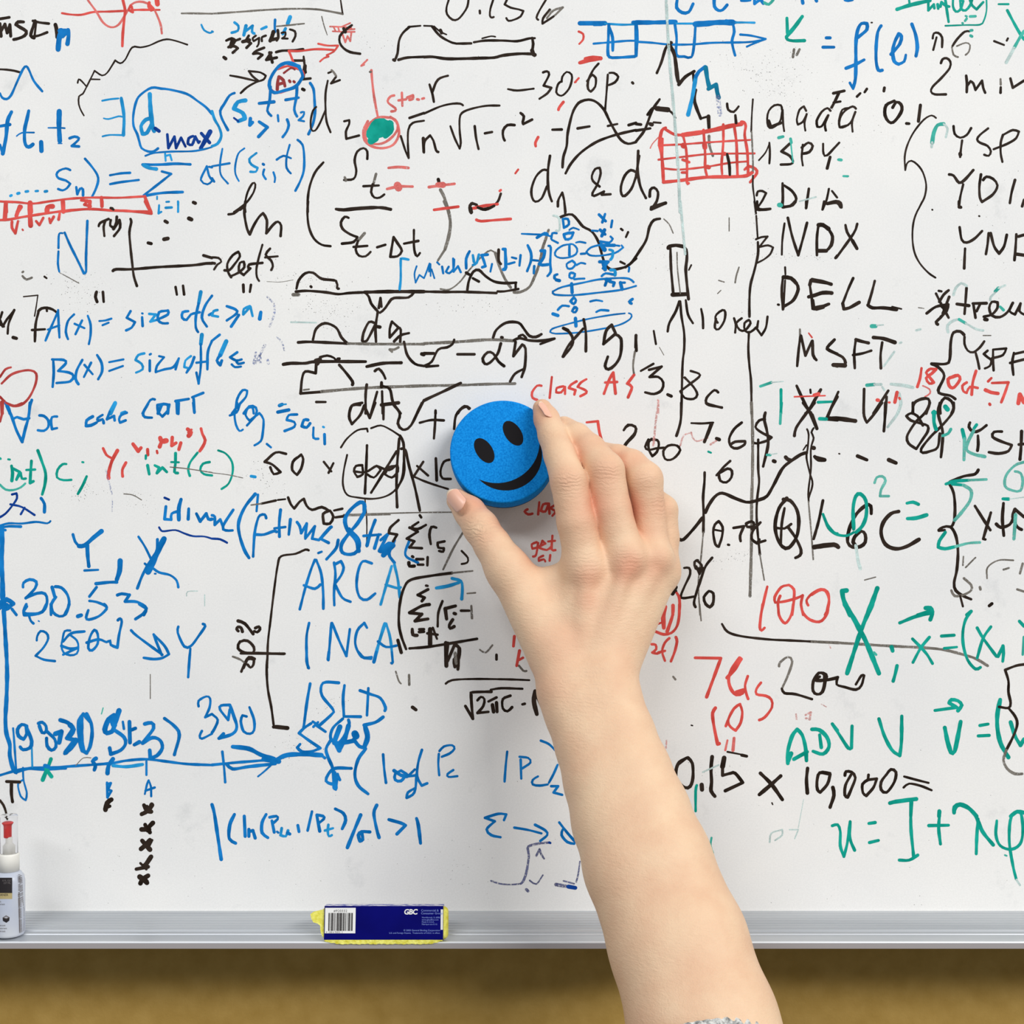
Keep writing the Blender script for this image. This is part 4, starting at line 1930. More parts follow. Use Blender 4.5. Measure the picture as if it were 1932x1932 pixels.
B 4 565,1560 575,1568
B 6 655,1570 675,1580
B 6 745,1505 755,1560
B 5 868,1385 830,1550
B 6 910,1420 935,1555
B 5.5 910,1415 965,1425 970,1450 920,1490
b 5 1010,1500 1005,1560 1015,1600 1040,1590
b 5 980,1550 1050,1530
B 6 1070,1362 1140,1400 1160,1460 1130,1535
B 6.5 1290,1415 1230,1560 1175,1698
B 6.5 1370,1562 1300,1560 1270,1590 1285,1640 1310,1630 1300,1575
B 6 1430,1330 1405,1400 1430,1540 1450,1610
B 6 1535,1455 1640,1485 1680,1505 1605,1580
B 6.5 1775,1445 1790,1500 1810,1660
# bigsum
k 3 1595,170 1620,250 1640,275
k 4.5 1710,200 1712,285
K 6 1740,480 1770,502
@ 740 1180 420
# bigsum
K 7 465,150 470,350
K 5.5 480,310 540,170 575,190 570,380
k 6 545,240 555,330
K 5 905,255 905,295
K 4 465,505 520,475 700,465 1000,468 1190,475
K 5.5 635,700 700,810 690,700 685,600 700,580 860,575
K 4.5 855,558 950,545 1130,550
K 5 740,650 770,620 800,640 790,700 740,760 835,750
K 5 835,660 905,625
K 6.5 870,690 880,750
K 6.5 905,670 910,750
K 5 1025,610 960,640 960,720 1000,745 1040,710
K 5 1130,685 1150,680
K 8 1240,570 1230,660 1255,770
K 4 1245,600 1290,700
k 4 1100,350 1140,395 1165,395
k 3 760,210 810,235 870,170
# redret|handwriting|red strokes just left of the forearm
R 5 1060,95 1052,180
R 5.5 1105,220 1080,350
R 4.5 1135,280 1100,300
# logp
B 4.5 405,1115 400,1200 408,1300
B 4.5 410,1090 450,1050 520,1040 540,1070 500,1110 430,1140
B 4.5 530,1255 480,1290 490,1315 565,1308
B 4.5 998,1095 985,1220 975,1355
B 4.5 1115,1165 1120,1330
B 4.5 1105,1140 1180,1150 1200,1190 1130,1240
B 4.5 1265,1310 1220,1340 1220,1380 1280,1390 1350,1380
B 4.5 1290,1000 1360,1030 1420,1090
B 4.5 1435,1210 1400,1290 1360,1365
B 4.5 1380,1395 1440,1395 1400,1450 1475,1470
# epsline|handwriting|blue epsilon arrow zero next to the forearm
B 5 970,1690 990,1640 920,1635 805,1670 890,1700 820,1770 860,1820 940,1838
B 4.5 1060,1755 1180,1775 1295,1805
B 5 1240,1730 1330,1780 1345,1820 1285,1870
B 5 1450,1710 1520,1800 1590,1880
B 5 1480,1770 1470,1820 1520,1880 1580,1895
@ 900 1540 300
# ghostsum|handwriting|faded violet integral marks above the tray
v 4.5 880,320 760,330 650,355 615,390 630,480 600,680 560,790 530,820
v 3 530,820 420,830 280,820 170,785
D 5 878,318 890,325
v 4 720,480 760,400 780,460 815,515
v 3 640,780 720,825 800,715
v 5 600,890 620,910
v 3 1250,550 1230,700 1205,800
v 7 960,830 1080,850
D 7 1110,855 1195,870
v 3 1050,785 1180,820
@ 1180 1140 400
# pct78
K 5 625,0 640,25
K 5 730,0 770,30 800,0
k 3 675,0 690,150
# hundred
R 5 1250,0 1235,100 1225,210 1240,240 1268,215
R 5 1390,0 1400,100 1440,165 1470,165 1510,100 1530,0
R 5 1600,0 1620,80 1680,140 1760,160 1820,120 1850,0
# rededge
R 8 355,25 345,110 350,215
R 6 435,10 430,100 380,250
R 5 490,0 490,100 470,200 420,260 350,275 265,245
R 4 295,180 335,165
R 4.5 240,365 275,370 280,410 245,440 290,450 330,430
R 4.5 400,310 360,350 335,430 360,515
R 4.5 300,440 360,425
R 5 460,300 470,340 450,430 415,520
# underline|drawn_line|long black curved line running right above 200
K 4.5 880,180 930,250 1050,290 1300,320 1500,330 1700,340 1932,352
# tf|handwriting|red number 7615 and 10 near the forearm
R 6 635,488 870,492 830,600 740,845
R 6 925,670 1000,590 1055,500 1040,490 970,590 940,680 960,770 1010,825 1070,810 1075,780 1010,800
R 5 1115,655 1090,740 1100,810 1118,862
R 5 1235,715 1195,770 1195,820 1280,835 1330,870 1335,940 1270,1030 1220,1055
R 6 820,945 795,990 800,1070 820,1180 840,1275 855,1270
R 5 1045,910 990,950 935,1060 960,1120 1005,1150 1050,1080 1065,980 1045,915
R 5 935,1060 915,1110
r 6 990,1220 980,1330
r 4 930,1240 910,1330
p 3 1555,1000 1560,1050
p 4 1640,1010 1690,985 1680,1050 1645,1040
p 3 375,1240 370,1310
K 3.5 930,1345 1060,1370
K 6 1060,1375 1105,1385
# two00|handwriting|black number 200 drawn in one loose stroke
k 4.5 1400,565 1410,530 1480,480 1520,520 1480,650 1425,770
K 5 1425,770 1450,810 1550,820 1700,865
K 5 1750,660 1715,690 1850,690 1932,675
K 5 1830,690 1830,640 1770,625 1715,700 1710,790 1750,820 1800,800 1825,690
# adv|handwriting|green letters A D V V and vector v equation
G 7 1480,1450 1480,1340 1520,1200 1565,1140 1610,1190 1640,1300 1650,1425
G 8 1480,1440 1510,1360
G 7 1535,1412 1655,1345
G 6.5 1770,1190 1785,1305
G 6.5 1700,1140 1770,1145 1840,1210 1855,1300 1800,1365 1710,1340
G 6 1885,1090 1932,1150
# p15|handwriting|black calculation 0.15 x 10,000 =
K 6 560,1400 490,1440 460,1520 470,1600 540,1670 590,1660 615,1580 610,1450 570,1400
K 5 545,1410 465,1475
K 8 695,1645 698,1690
K 6.5 790,1390 780,1500 785,1620 780,1700 815,1750
K 9 900,1400 885,1480
K 6 885,1480 885,1560 960,1540 1000,1540 1070,1625 910,1700
K 7 1230,1540 1330,1640 1430,1780
K 7 1415,1565 1320,1650 1220,1735
K 6.5 1660,1495 1650,1600 1658,1720
K 5.5 1865,1550 1770,1540 1745,1620 1750,1690 1775,1715 1840,1640 1865,1550
K 6.5 1890,1670 1900,1740 1865,1850
G 5 650,1650 640,1700 640,1885
l 3 705,1530 850,1465
K 2.5 1335,1810 1342,1825
K 2.5 600,1103 612,1106
k 4 435,660 455,685
@ 1532 1140 400
# hundred
R 5 150,0 140,80 90,150 40,160 0,145
# underline
k 5 0,340 300,355 700,380 1000,395 1200,415 1400,465 1500,500 1600,560
# xvec
G 9 300,0 370,110 440,240 500,360 610,630
G 8 550,0 490,130 440,260 400,380 320,630
G 6.5 800,170 950,110 1090,80
G 7 1040,35 1090,50 1095,90 1078,140
G 8 725,390 735,425
G 6.5 775,560 760,630 740,700
G 6 915,315 990,390
G 5.5 990,390 1050,460 1098,540
G 5.5 1070,300 990,400 920,530
G 6 1180,290 1295,282
G 5 1205,402 1320,390
G 5.5 1450,65 1400,140 1375,250 1380,380 1420,510 1490,590 1535,575
G 5.5 1505,215 1560,310 1680,475
G 5.5 1630,205 1560,310 1505,490
G 6 1695,475 1740,380 1745,450 1738,520
G 6 1890,155 1932,200
g 5 1932,300 1920,460
g 5 565,440 585,460
# two00
K 5 20,690 80,700 235,665 225,730 300,755 400,778 450,740 475,650 450,650 400,730
K 5 70,660 20,680
K 5 110,690 110,640 60,625 10,700 10,790 45,820 90,800 118,690
# adv
G 6 70,1190 85,1305
G 6 0,1140 60,1145 130,1210 155,1300 100,1365 10,1340
G 6 185,1090 250,1190 330,1310 360,1310 365,1110
G 6.5 610,1045 660,1200 730,1330 800,1380 815,1250 818,1020
G 6 1120,968 1320,940
G 7 1310,935 1250,900 1270,870 1330,880 1365,920 1330,970
G 8 1210,1125 1235,1250 1265,1350 1300,1340 1355,1070
G 6 1530,1105 1605,1092
G 6 1515,1200 1615,1195
G 8 1715,870 1690,1000 1690,1130 1720,1270 1790,1395
G 7 1810,1075 1850,1200 1900,1285 1932,1230
# rbrace|drawn_brace|black curly brace cut by the right edge beside green v
K 5 1932,548 1860,560 1760,598 1790,700 1790,800 1810,900 1790,945 1705,935
K 5 1790,945 1850,1020 1870,1090 1840,1190 1770,1330
k 5 1770,1330 1745,1420 1780,1500 1850,1545 1915,1545
# p15
K 5.5 165,1540 70,1535 45,1620 50,1690 75,1715 140,1640 168,1550
K 6.5 190,1670 200,1740 165,1850
K 5.5 300,1560 310,1525 360,1530 395,1580 360,1680 325,1760 300,1740 305,1650 355,1555
K 5.5 515,1555 510,1600 590,1590 560,1670 495,1745 465,1720 460,1640 510,1600
K 5.5 680,1550 720,1505 765,1530 750,1620 680,1715 630,1690 630,1620 680,1550
K 4.5 840,1570 950,1600 1062,1628
K 4.5 835,1670 885,1635 990,1655 1090,1695
# ulambda|handwriting|green formula u = I + lambda phi
G 7 710,1812 800,1790 950,1775
G 7 905,1805 900,1932
G 7 1160,1885 1158,1932
G 8 1295,1900 1300,1850 1350,1825 1430,1860 1500,1932
G 7 1932,1900 1870,1890 1810,1932
# xvecdots|smudge|faint red and grey specks above the letters
p 2 85,910 130,935
p 2 155,370 170,400
@ 1280 1400 652
# ulambda
G 5.5 860,468 890,462 905,500 905,580 925,640 945,560 960,445 960,540 985,605
G 6 1065,455 1100,450
G 6 1068,562 1118,550
G 6 1185,340 1330,320
G 6 1300,335 1300,480 1315,640
G 6 1235,660 1290,660 1338,632
G 6 1462,388 1455,480 1465,570
G 6 1400,467 1510,465
G 7 1540,390 1560,352 1610,360 1660,410 1700,500 1760,575
G 6 1675,430 1668,530 1665,625
G 5.5 1780,440 1775,520 1800,580 1860,600 1910,570 1925,500 1915,400 1880,395 1855,440 1850,560 1870,690 1888,765
l 4 1890,770 1910,800
g 3.5 185,535 180,580 195,620
l 3 510,560 520,510 580,490 580,520 540,550
l 2.5 620,490 670,490 650,540
l 1.5 670,480 700,320
g 3 1825,632 1835,636
"""

# ------------------------------------------------------------ wall behind the board
m_wall = mat('wall_paint', rgb(150, 120, 62), 0.85, 0, 0.2)
n = vary(m_wall, 60, rgb(152, 121, 58), rgb(166, 135, 72), 0.3, 0.7, 4)
nb = noise(m_wall, 500, 2)
bump(m_wall, nb.outputs[0], 0.25, 0.0006)
w = bm_obj('wall_back', box_bm(-1.6, 1.6, 0.016, 0.116, -1.3, 1.5), m_wall)
tag(w, kind='structure')

# ------------------------------------------------------------ whiteboard
BZ = P(0, 1718.5).z                     # lower edge of the writing surface
m_board = mat('board_enamel', rgb(238, 238, 236), 0.5, 0, 0.12)
nt = m_board.node_tree
n1 = noise(m_board, 5.0, 4, 0.6)
r1 = ramp(m_board, n1.outputs[0], [(0.36, rgb(229, 229, 228)), (0.62, rgb(237, 236, 233))])
n2 = noise(m_board, 26.0, 6, 0.7)        # faint eraser dust
r2 = ramp(m_board, n2.outputs[0], [(0.60, (1, 1, 1, 1)), (0.80, (0.80, 0.81, 0.82, 1))])
n3 = noise(m_board, 900.0, 2, 0.5)
r3 = ramp(m_board, n3.outputs[0], [(0.35, (0.955, 0.955, 0.955, 1)), (0.65, (1, 1, 1, 1))])
n4 = noise(m_board, 130.0, 5, 0.8)       # pin-prick specks of old ink
r4 = ramp(m_board, n4.outputs[0], [(0.735, (1, 1, 1, 1)), (0.80, (0.45, 0.46, 0.48, 1))])


def mul(a, b):
    mx = nt.nodes.new('ShaderNodeMix')
    mx.data_type = 'RGBA'
    mx.blend_type = 'MULTIPLY'
    mx.inputs[0].default_value = 1.0
    nt.links.new(a, mx.inputs[6])
    nt.links.new(b, mx.inputs[7])
    return mx.outputs[2]


c = mul(mul(mul(r1.outputs[0], r2.outputs[0]), r3.outputs[0]), r4.outputs[0])
nt.links.new(c, nt.nodes['Principled BSDF'].inputs['Base Color'])

m_alu = mat('anodised_aluminium', rgb(196, 200, 204), 0.42, 0.55, 0.5)
na = vary(m_alu, 40, rgb(180, 184, 189), rgb(206, 209, 212), 0.3, 0.7, 4, stretch=(0.08, 1, 6))
m_alu_edge = mat('bright_aluminium_edge', rgb(236, 239, 243), 0.3, 0.3, 0.6)
m_alu_low = mat('shaded_aluminium_lip', rgb(176, 170, 170), 0.55, 0.3, 0.3)  # shade of the lip's front face painted in as a darker metal

board = empty('whiteboard', (0, 0, BZ))
tag(board, 'white marker board covered in coloured handwriting above a metal tray', 'whiteboard')
bm_obj('writing_surface', box_bm(-0.75, 0.75, 0.0, 0.010, BZ, 0.62), m_board, board)
for (a, b) in (((-0.775, -0.75)), ((0.75, 0.775))):
    bm_obj('side_frame', box_bm(a, b, -0.004, 0.0155, BZ, 0.645, 0.0015), m_alu, board)
bm_obj('top_frame', box_bm(-0.75, 0.75, -0.004, 0.0155, 0.62, 0.645, 0.0015), m_alu, board)


def tz(d):                               # height of the sloping tray at depth d (mm)
    return BZ - 0.0050 * d / 50.0


def extrude_x(prof, x0, x1):
    n_ = len(prof)
    vs = [(x0, -d * 0.001, z) for d, z in prof] + [(x1, -d * 0.001, z) for d, z in prof]
    fs = [[i, (i + 1) % n_, n_ + (i + 1) % n_, n_ + i] for i in range(n_)]
    fs += [list(range(n_))[::-1], [n_ + i for i in range(n_)]]
    return vs, fs


prof = [(-15.5, BZ), (0.0, BZ), (0.6, BZ - 0.0001)]
d = 2.0
for k in range(7):                       # fine ribs along the ledge
    prof += [(d + 2.2, tz(d)), (d + 2.7, tz(d) + 0.00045), (d + 3.3, tz(d) + 0.00045), (d + 3.8, tz(d))]
    d += 4.0
prof += [(31.0, tz(31)), (31.6, tz(31) + 0.0009), (33.0, tz(33) + 0.0009), (33.8, tz(33.8)),
         (37.0, tz(37)), (37.4, tz(37) - 0.0006), (49.0, tz(49) - 0.0006),
         (49.0, tz(49) - 0.0022), (20, tz(20) - 0.0040), (20, BZ - 0.0085), (-15.5, BZ - 0.0085)]
vs, fs = extrude_x(prof, -0.775, 0.775)
tray = mesh_obj('marker_tray', vs, fs, m_alu, board)
vs, fs = extrude_x([(49.0, tz(49) - 0.0006), (49.0, tz(49) + 0.0002), (50.0, tz(50) + 0.0002), (50.2, tz(50) - 0.0004), (49.9, tz(50) - 0.0008), (49.0, tz(50) - 0.0008)], -0.775, 0.775)
mesh_obj('tray_bead', vs, fs, m_alu_edge, board)
vs, fs = extrude_x([(49.0, tz(50) - 0.0008), (49.9, tz(50) - 0.0008), (49.6, tz(50) - 0.0041), (46.0, tz(50) - 0.0041), (46.0, tz(50) - 0.0016), (49.0, tz(50) - 0.0016)], -0.775, 0.775)
mesh_obj('tray_lip', vs, fs, m_alu_low, board)


# ------------------------------------------------------------ marker writing
INK = {'K': (34, 22, 14), 'k': (118, 111, 102), 'B': (0, 116, 200), 'b': (22, 152, 222), 'D': (0, 54, 150),
       'd': (135, 150, 198), 'R': (230, 76, 68), 'r': (236, 112, 106), 'C': (190, 62, 58), 'c': (150, 46, 46),
       'G': (0, 162, 142), 'g': (58, 184, 166), 's': (92, 192, 176), 'p': (236, 168, 162), 'l': (206, 230, 226), 'T': (0, 118, 158),
       'v': (100, 104, 148)}
DRY = {'k': 0.28, 'd': 0.45, 'r': 0.26, 's': 0.28, 'l': 0.30, 'v': 0.33, 'p': 0.38, 'b': 0.16, 'g': 0.20}
ink_m = {}
for ch, c_ in INK.items():
    m = mat('marker_ink_' + {'K': 'black', 'k': 'grey', 'B': 'blue', 'b': 'bright_blue', 'D': 'navy', 'd': 'pale_blue',
            'R': 'red', 'r': 'pale_red', 'C': 'dark_red', 'c': 'maroon', 'G': 'green', 'g': 'soft_green', 's': 'faded_green', 'p': 'ghost_pink',
            'l': 'ghost_green', 'T': 'teal', 'v': 'violet'}[ch], rgb(*c_), 0.5, 0, 0.05)
    lt = tuple(min(255, int(x + (255 - x) * 0.10)) for x in c_)
    dk = tuple(int(x * 0.82) for x in c_)
    vary(m, 90, rgb(*dk), rgb(*lt), 0.3, 0.7, 4)
    if ch in DRY:                        # dried-out strokes let the board show through
        t_ = m.node_tree
        na_ = noise(m, 700, 4, 0.7)
        q = DRY[ch]
        ra = ramp(m, na_.outputs[0], [(q, (0, 0, 0, 1)), (q + 0.22, (1, 1, 1, 1))])
        t_.links.new(ra.outputs[0], t_.nodes['Principled BSDF'].inputs['Alpha'])
    ink_m[ch] = m


def catmull(pts, closed=False):
    """smooth the polyline but keep its sharp corners; returns list of runs"""
    runs, cur = [], [pts[0]]
    for i in range(1, len(pts)):
        cur.append(pts[i])
        if i < len(pts) - 1:
            a = pts[i] - pts[i - 1]
            b = pts[i + 1] - pts[i]
            la, lb = np.hypot(*a), np.hypot(*b)
            if la > 1e-6 and lb > 1e-6:
                ca = np.dot(a, b) / (la * lb)
                if ca < (-0.45 if la < 9 and lb < 9 else 0.1):
                    runs.append(cur)
                    cur = [pts[i]]
    runs.append(cur)
    out = []
    loop = len(runs) == 1 and len(pts) > 4 and np.hypot(*(pts[0] - pts[-1])) < 1.3
    for r in runs:
        if len(r) < 3:
            out.append(np.array(r))
            continue
        q = ([r[-2]] + r + [r[1]]) if loop else ([2 * r[0] - r[1]] + r + [2 * r[-1] - r[-2]])
        res = [r[0]]
        for i in range(1, len(q) - 2):
            p0, p1, p2, p3 = q[i - 1], q[i], q[i + 1], q[i + 2]
            L = np.hypot(*(p2 - p1))
            ns = int(max(2, min(9, L / 5)))
            for s in range(1, ns + 1):
                t = s / ns
                res.append(0.5 * ((2 * p1) + (-p0 + p2) * t + (2 * p0 - 5 * p1 + 4 * p2 - p3) * t * t
                                  + (-p0 + 3 * p1 - 3 * p2 + p3) * t ** 3))
        out.append(np.array(res))
    return out


rng = np.random.RandomState(7)
groups, order_ = {}, []
ox = oy = 0.0
sc_ = 1.0
placed = []
for line in STROKES.strip().split('\n'):
    if not line.strip():
        continue
    if line[0] == '@':
        _, a, b, c3 = line.split()
        ox, oy, sc_ = float(a), float(b), float(c3) / 1932.0
        continue
    if line[0] == '#':
        f = line[1:].strip().split('|')
        key = f[0]
        if key not in groups:
            groups[key] = {'strokes': [], 'name': 'handwriting', 'label': None}
            order_.append(key)
        if len(f) > 1:
            groups[key]['name'] = f[1]
            groups[key]['label'] = f[2]
        G = groups[key]
        continue
    tok = line.split()
    ch, wd = tok[0], float(tok[1]) * 1.04
    pts = [np.array([ox + float(t.split(',')[0]) * sc_, oy + float(t.split(',')[1]) * sc_]) for t in tok[2:]]
    pa_ = np.array(pts)
    bx0, by0 = pa_.min(0) - wd
    bx1, by1 = pa_.max(0) + wd
    layer = 0                            # strokes written later lie on top of the ink they cross
    for (cx0, cy0, cx1, cy1, cl) in placed:
        if cx0 < bx1 and cx1 > bx0 and cy0 < by1 and cy1 > by0 and cl >= layer:
            layer = cl + 1
    placed.append((bx0, by0, bx1, by1, layer))
    yy = [-(0.00004 + layer * 6e-6)]
    V, F = [], []
    G['strokes'].append(((bx0, by0, bx1, by1), ch, V, F))

    def put(p):
        V.append(((p[0] - 966) * S, yy[0], (966 - p[1]) * S))
        return len(V) - 1

    def disc(p, r, nseg=10):
        a0 = rng.rand() * 6.28
        yy[0] -= 4e-7
        F.append([put(p + r * np.array([math.cos(a0 + 6.2832 * i / nseg), math.sin(a0 + 6.2832 * i / nseg)])) for i in range(nseg)])
    ph = rng.rand() * 6.28
    for run in catmull(pts):
        if len(run) < 2:
            disc(run[0], wd / 2)
            continue
        dd = np.gradient(run, axis=0)
        ln = np.hypot(dd[:, 0], dd[:, 1]) + 1e-9
        nrm = np.stack([-dd[:, 1] / ln, dd[:, 0] / ln], 1)
        sl = np.concatenate([[0], np.cumsum(np.hypot(*(run[1:] - run[:-1]).T))])
        ww = wd / 2 * (1 + 0.09 * np.sin(sl / 9.0 + ph) + 0.05 * np.sin(sl / 3.3 + ph * 2))
        L_, R_ = [], []
        for i in range(len(run)):
            yy[0] -= 3.5e-8
            L_.append(put(run[i] + nrm[i] * ww[i]))
            R_.append(put(run[i] - nrm[i] * ww[i]))
        for i in range(len(run) - 1):
            F.append([L_[i], L_[i + 1], R_[i + 1], R_[i]])
        disc(run[0], ww[0])
        disc(run[-1], ww[-1])

GAP = 24                                 # strokes closer than this (in photo pixels) belong to one word or figure
for key in order_:
    G = groups[key]
    st_ = G['strokes']
    left = list(range(len(st_)))
    clusters = []
    while left:
        cl, todo = [], [left.pop(0)]
        while todo:
            i = todo.pop()
            cl.append(i)
            a = st_[i][0]
            near = [j for j in left if st_[j][0][0] - GAP < a[2] and st_[j][0][2] + GAP > a[0]
                    and st_[j][0][1] - GAP < a[3] and st_[j][0][3] + GAP > a[1]]
            for j in near:
                left.remove(j)
            todo += near
        clusters.append(sorted(cl))
    for cl in clusters:
        V, F, M_, mats_ = [], [], [], []
        for i in cl:
            _, ch, v_, f_ = st_[i]
            if ch not in mats_:
                mats_.append(ch)
            n0 = len(V)
            V += v_
            F += [[k + n0 for k in f] for f in f_]
            M_ += [mats_.index(ch)] * len(f_)
        o = mesh_obj(G['name'], V, F, [ink_m[c] for c in mats_], board, False, M_)
        if G['label']:
            o['label'] = G['label'] if len(clusters) == 1 else 'one piece of the ' + G['label']

# scattered crumbs of dried ink left where writing was wiped away
m_dust = mat('ink_dust', rgb(120, 118, 116), 0.8, 0, 0.05)
vs, fs = [], []
for (cx, cy, sx_, sy_, rot, cnt) in ((1440, 150, 60, 22, 0.55, 150), (1480, 130, 40, 20, 0.3, 60), (150, 545, 28, 22, 0.4, 90), (600, 575, 40, 28, 0.5, 120),
                                     (640, 590, 30, 10, 0.0, 50), (1420, 470, 18, 60, 0.0, 45), (560, 525, 50, 12, 0.1, 60), (900, 580, 60, 14, 0.0, 50),
                                     (500, 905, 26, 14, 0.6, 60), (160, 925, 20, 10, 0.0, 60), (270, 950, 26, 10, 0.4, 40), (565, 1410, 22, 26, 0.6, 60),
                                     (620, 1330, 20, 8, -0.4, 30), (870, 1640, 60, 30, 0.4, 40), (1250, 480, 14, 30, 0, 20), (1620, 240, 50, 30, 0.3, 40),
                                     (1640, 1700, 120, 40, 0, 25), (480, 140, 30, 30, 0, 20), (700, 80, 60, 20, 0.2, 30), (1340, 1470, 60, 30, 0.3, 40),
                                     (1390, 1050, 30, 8, -0.1, 50), (1500, 484, 40, 4, 0, 40), (1900, 480, 50, 60, 0, 30), (350, 1640, 130, 60, 0, 30),
                                     (300, 1300, 200, 120, 0, 40), (1100, 620, 160, 120, 0, 30), (960, 1600, 900, 90, 0, 60), (960, 300, 900, 280, 0, 160)):
    for _ in range(cnt):
        a, b = rng.randn() * sx_, rng.randn() * sy_
        x_, y_ = cx + a * math.cos(rot) - b * math.sin(rot), cy + a * math.sin(rot) + b * math.cos(rot)
        if y_ > 1712:
            continue
        r_ = (0.35 + 0.55 * rng.rand() ** 2) * (1.0 if cnt > 45 and sx_ < 300 else 0.9)
        t_ = rng.rand() * 6.28
        n0 = len(vs)
        for q_ in range(4):
            e_ = r_ * (1.5 if q_ % 2 else 0.8)
            vs.append(((x_ + e_ * math.cos(t_ + q_ * 1.57) - 966) * S, -0.00003, (966 - y_ - e_ * math.sin(t_ + q_ * 1.57)) * S))
        fs.append([n0, n0 + 1, n0 + 2, n0 + 3])
o = mesh_obj('ink_dust', vs, fs, m_dust, board)
o['kind'] = 'stuff'

# ------------------------------------------------------------ round smiley eraser
m_foam = mat('blue_foam', rgb(20, 128, 208), 0.8, 0, 0.08)
vary(m_foam, 900, rgb(4, 118, 200), rgb(22, 144, 226), 0.35, 0.65, 3)
nf = noise(m_foam, 1500, 2)
bump(m_foam, nf.outputs[0], 0.25, 0.0004)
m_print = mat('black_print', rgb(26, 24, 26), 0.7, 0, 0.08)
m_felt = mat('dark_felt', rgb(30, 32, 38), 0.95, 0, 0.1)
TILT = math.radians(12.5)
ROLL = math.radians(32.0)
R0 = 0.0341
TH = 0.0165
fc = P(949, 851, 24.5)                                      # centre of the printed face
nrm_ = Vector((0, -math.cos(TILT), math.sin(TILT)))
up0 = Vector((0, math.sin(TILT), math.cos(TILT)))
rt0 = Vector((1, 0, 0))
rt = rt0 * math.cos(ROLL) + up0 * math.sin(ROLL)
up = -rt0 * math.sin(ROLL) + up0 * math.cos(ROLL)
M3 = Matrix((rt, up, nrm_)).transposed()
er = empty('round_eraser', tuple(fc - nrm_ * TH))
tag(er, 'round blue foam board eraser printed with a black smiling face, held by the hand', 'eraser')
b_ = 0.0012
prof = [(R0 - 0.0006, -TH + 0.0022), (R0, -TH + 0.0026), (R0 + 0.0002, -TH * 0.5), (R0, -b_)]
prof += [(R0 - b_ + b_ * math.cos(a), -b_ + b_ * math.sin(a)) for a in (0.4, 0.8, 1.2, 1.57)]
vs, fs = lathe(prof, 96, fc, M3)
mesh_obj('foam_body', vs, fs, m_foam, er, True)
vs, fs = lathe([(R0 - 0.0014, -TH - 0.0003), (R0 - 0.0002, -TH + 0.0002), (R0 - 0.0002, -TH + 0.0022)], 96, fc, M3)
mesh_obj('felt_pad', vs, fs, m_felt, er, False)
pxm = S * (D - 0.0245) / D                                  # one photo pixel at the face


def on_face(x, y, h=0.00012):
    return fc + rt * (x * pxm) + up * (y * pxm) + nrm_ * h


for ex in (-29.5, 34.5):
    pts = []
    for i in range(48):
        a = 2 * math.pi * i / 48
        pts.append(on_face(ex + 15.5 * math.cos(a), 19.5 + 27.0 * math.sin(a)))
    mesh_obj('printed_eye', pts, [list(range(48))], m_print, er)
outer, inner = [], []
for i in range(41):
    x = -65 + 130 * i / 40
    a0_ = math.atan2(-23 + 9.7, 67)
    t = i / 40
    th0 = math.pi - a0_
    th1 = 2 * math.pi + a0_
    th = th0 + (th1 - th0) * t
    outer.append(on_face(68.3 * math.cos(th), -9.7 + 68.3 * math.sin(th)))
    b0 = math.atan2(-23 - 21.3, 67)
    ph0, ph1 = math.pi - b0, 2 * math.pi + b0
    ph_ = ph0 + (ph1 - ph0) * t
    inner.append(on_face(80.3 * math.cos(ph_), 21.3 + 80.3 * math.sin(ph_)))
mesh_obj('printed_smile', outer + inner, [[i, i + 1, 41 + i + 1, 41 + i] for i in range(40)], m_print, er)

# ------------------------------------------------------------ boxed eraser on the tray
m_card = mat('navy_card', rgb(2, 2, 100), 0.5, 0, 0.08)
vary(m_card, 30, rgb(1, 1, 92), rgb(4, 6, 112))
m_white = mat('white_print', rgb(232, 232, 230), 0.6)
m_pale = mat('pale_blue_print', rgb(120, 140, 215), 0.6)
m_yel = mat('yellow_felt', rgb(232, 226, 96), 0.9, 0, 0.15)
vary(m_yel, 300, rgb(214, 204, 66), rgb(244, 240, 128), 0.35, 0.65, 4)
nbz = noise(m_yel, 900, 3)
bump(m_yel, nbz.outputs[0], 0.6, 0.0008)
m_bar = mat('barcode_black', rgb(40, 36, 34), 0.6)
m_top = mat('scuffed_lilac_card', rgb(150, 155, 200), 0.6)
vary(m_top, 260, rgb(90, 95, 175), rgb(220, 218, 224), 0.4, 0.6, 4)
LEAN = math.radians(9)
fa = P(611, 1773, 51.0)                  # front lower left corner of the sleeve
fb = P(836, 1773, 51.0)
W_ = (fb - fa).x
upv = Vector((0, math.sin(LEAN), math.cos(LEAN)))
inv = Vector((0, math.cos(LEAN), -math.sin(LEAN)))
H_ = 0.0203
DP = 0.0095
eb = empty('boxed_eraser', tuple((fa + fb) / 2))
tag(eb, 'yellow felt board eraser in a navy cardboard sleeve lying on the metal tray', 'eraser')


def bp(x, u, dpt):
    return fa + Vector((x, 0, 0)) + upv * u + inv * dpt


def slab(x0, x1, u0, u1, d0, d1, bev=0.0, seg=2):
    bm = box_bm(x0, x1, d0, d1, u0, u1, bev, seg)
    for v in bm.verts:
        v.co = bp(v.co.x, v.co.z, v.co.y)
    return bm


t0 = 0.0005
bm_obj('sleeve_front', slab(0, W_, 0, H_, 0, t0), m_card, eb)
bm_obj('sleeve_top', slab(0, W_, H_ - t0, H_, t0, DP), m_top, eb)
bm_obj('sleeve_back', slab(0, W_, 0, H_, DP - t0, DP), m_card, eb)
bm_obj('sleeve_edge', slab(W_ - 0.0016, W_ - 0.0002, 0.006, H_ - 0.002, -0.00012, 0.0), m_white, eb)
# felt block filling the sleeve, bulging out of both ends and below


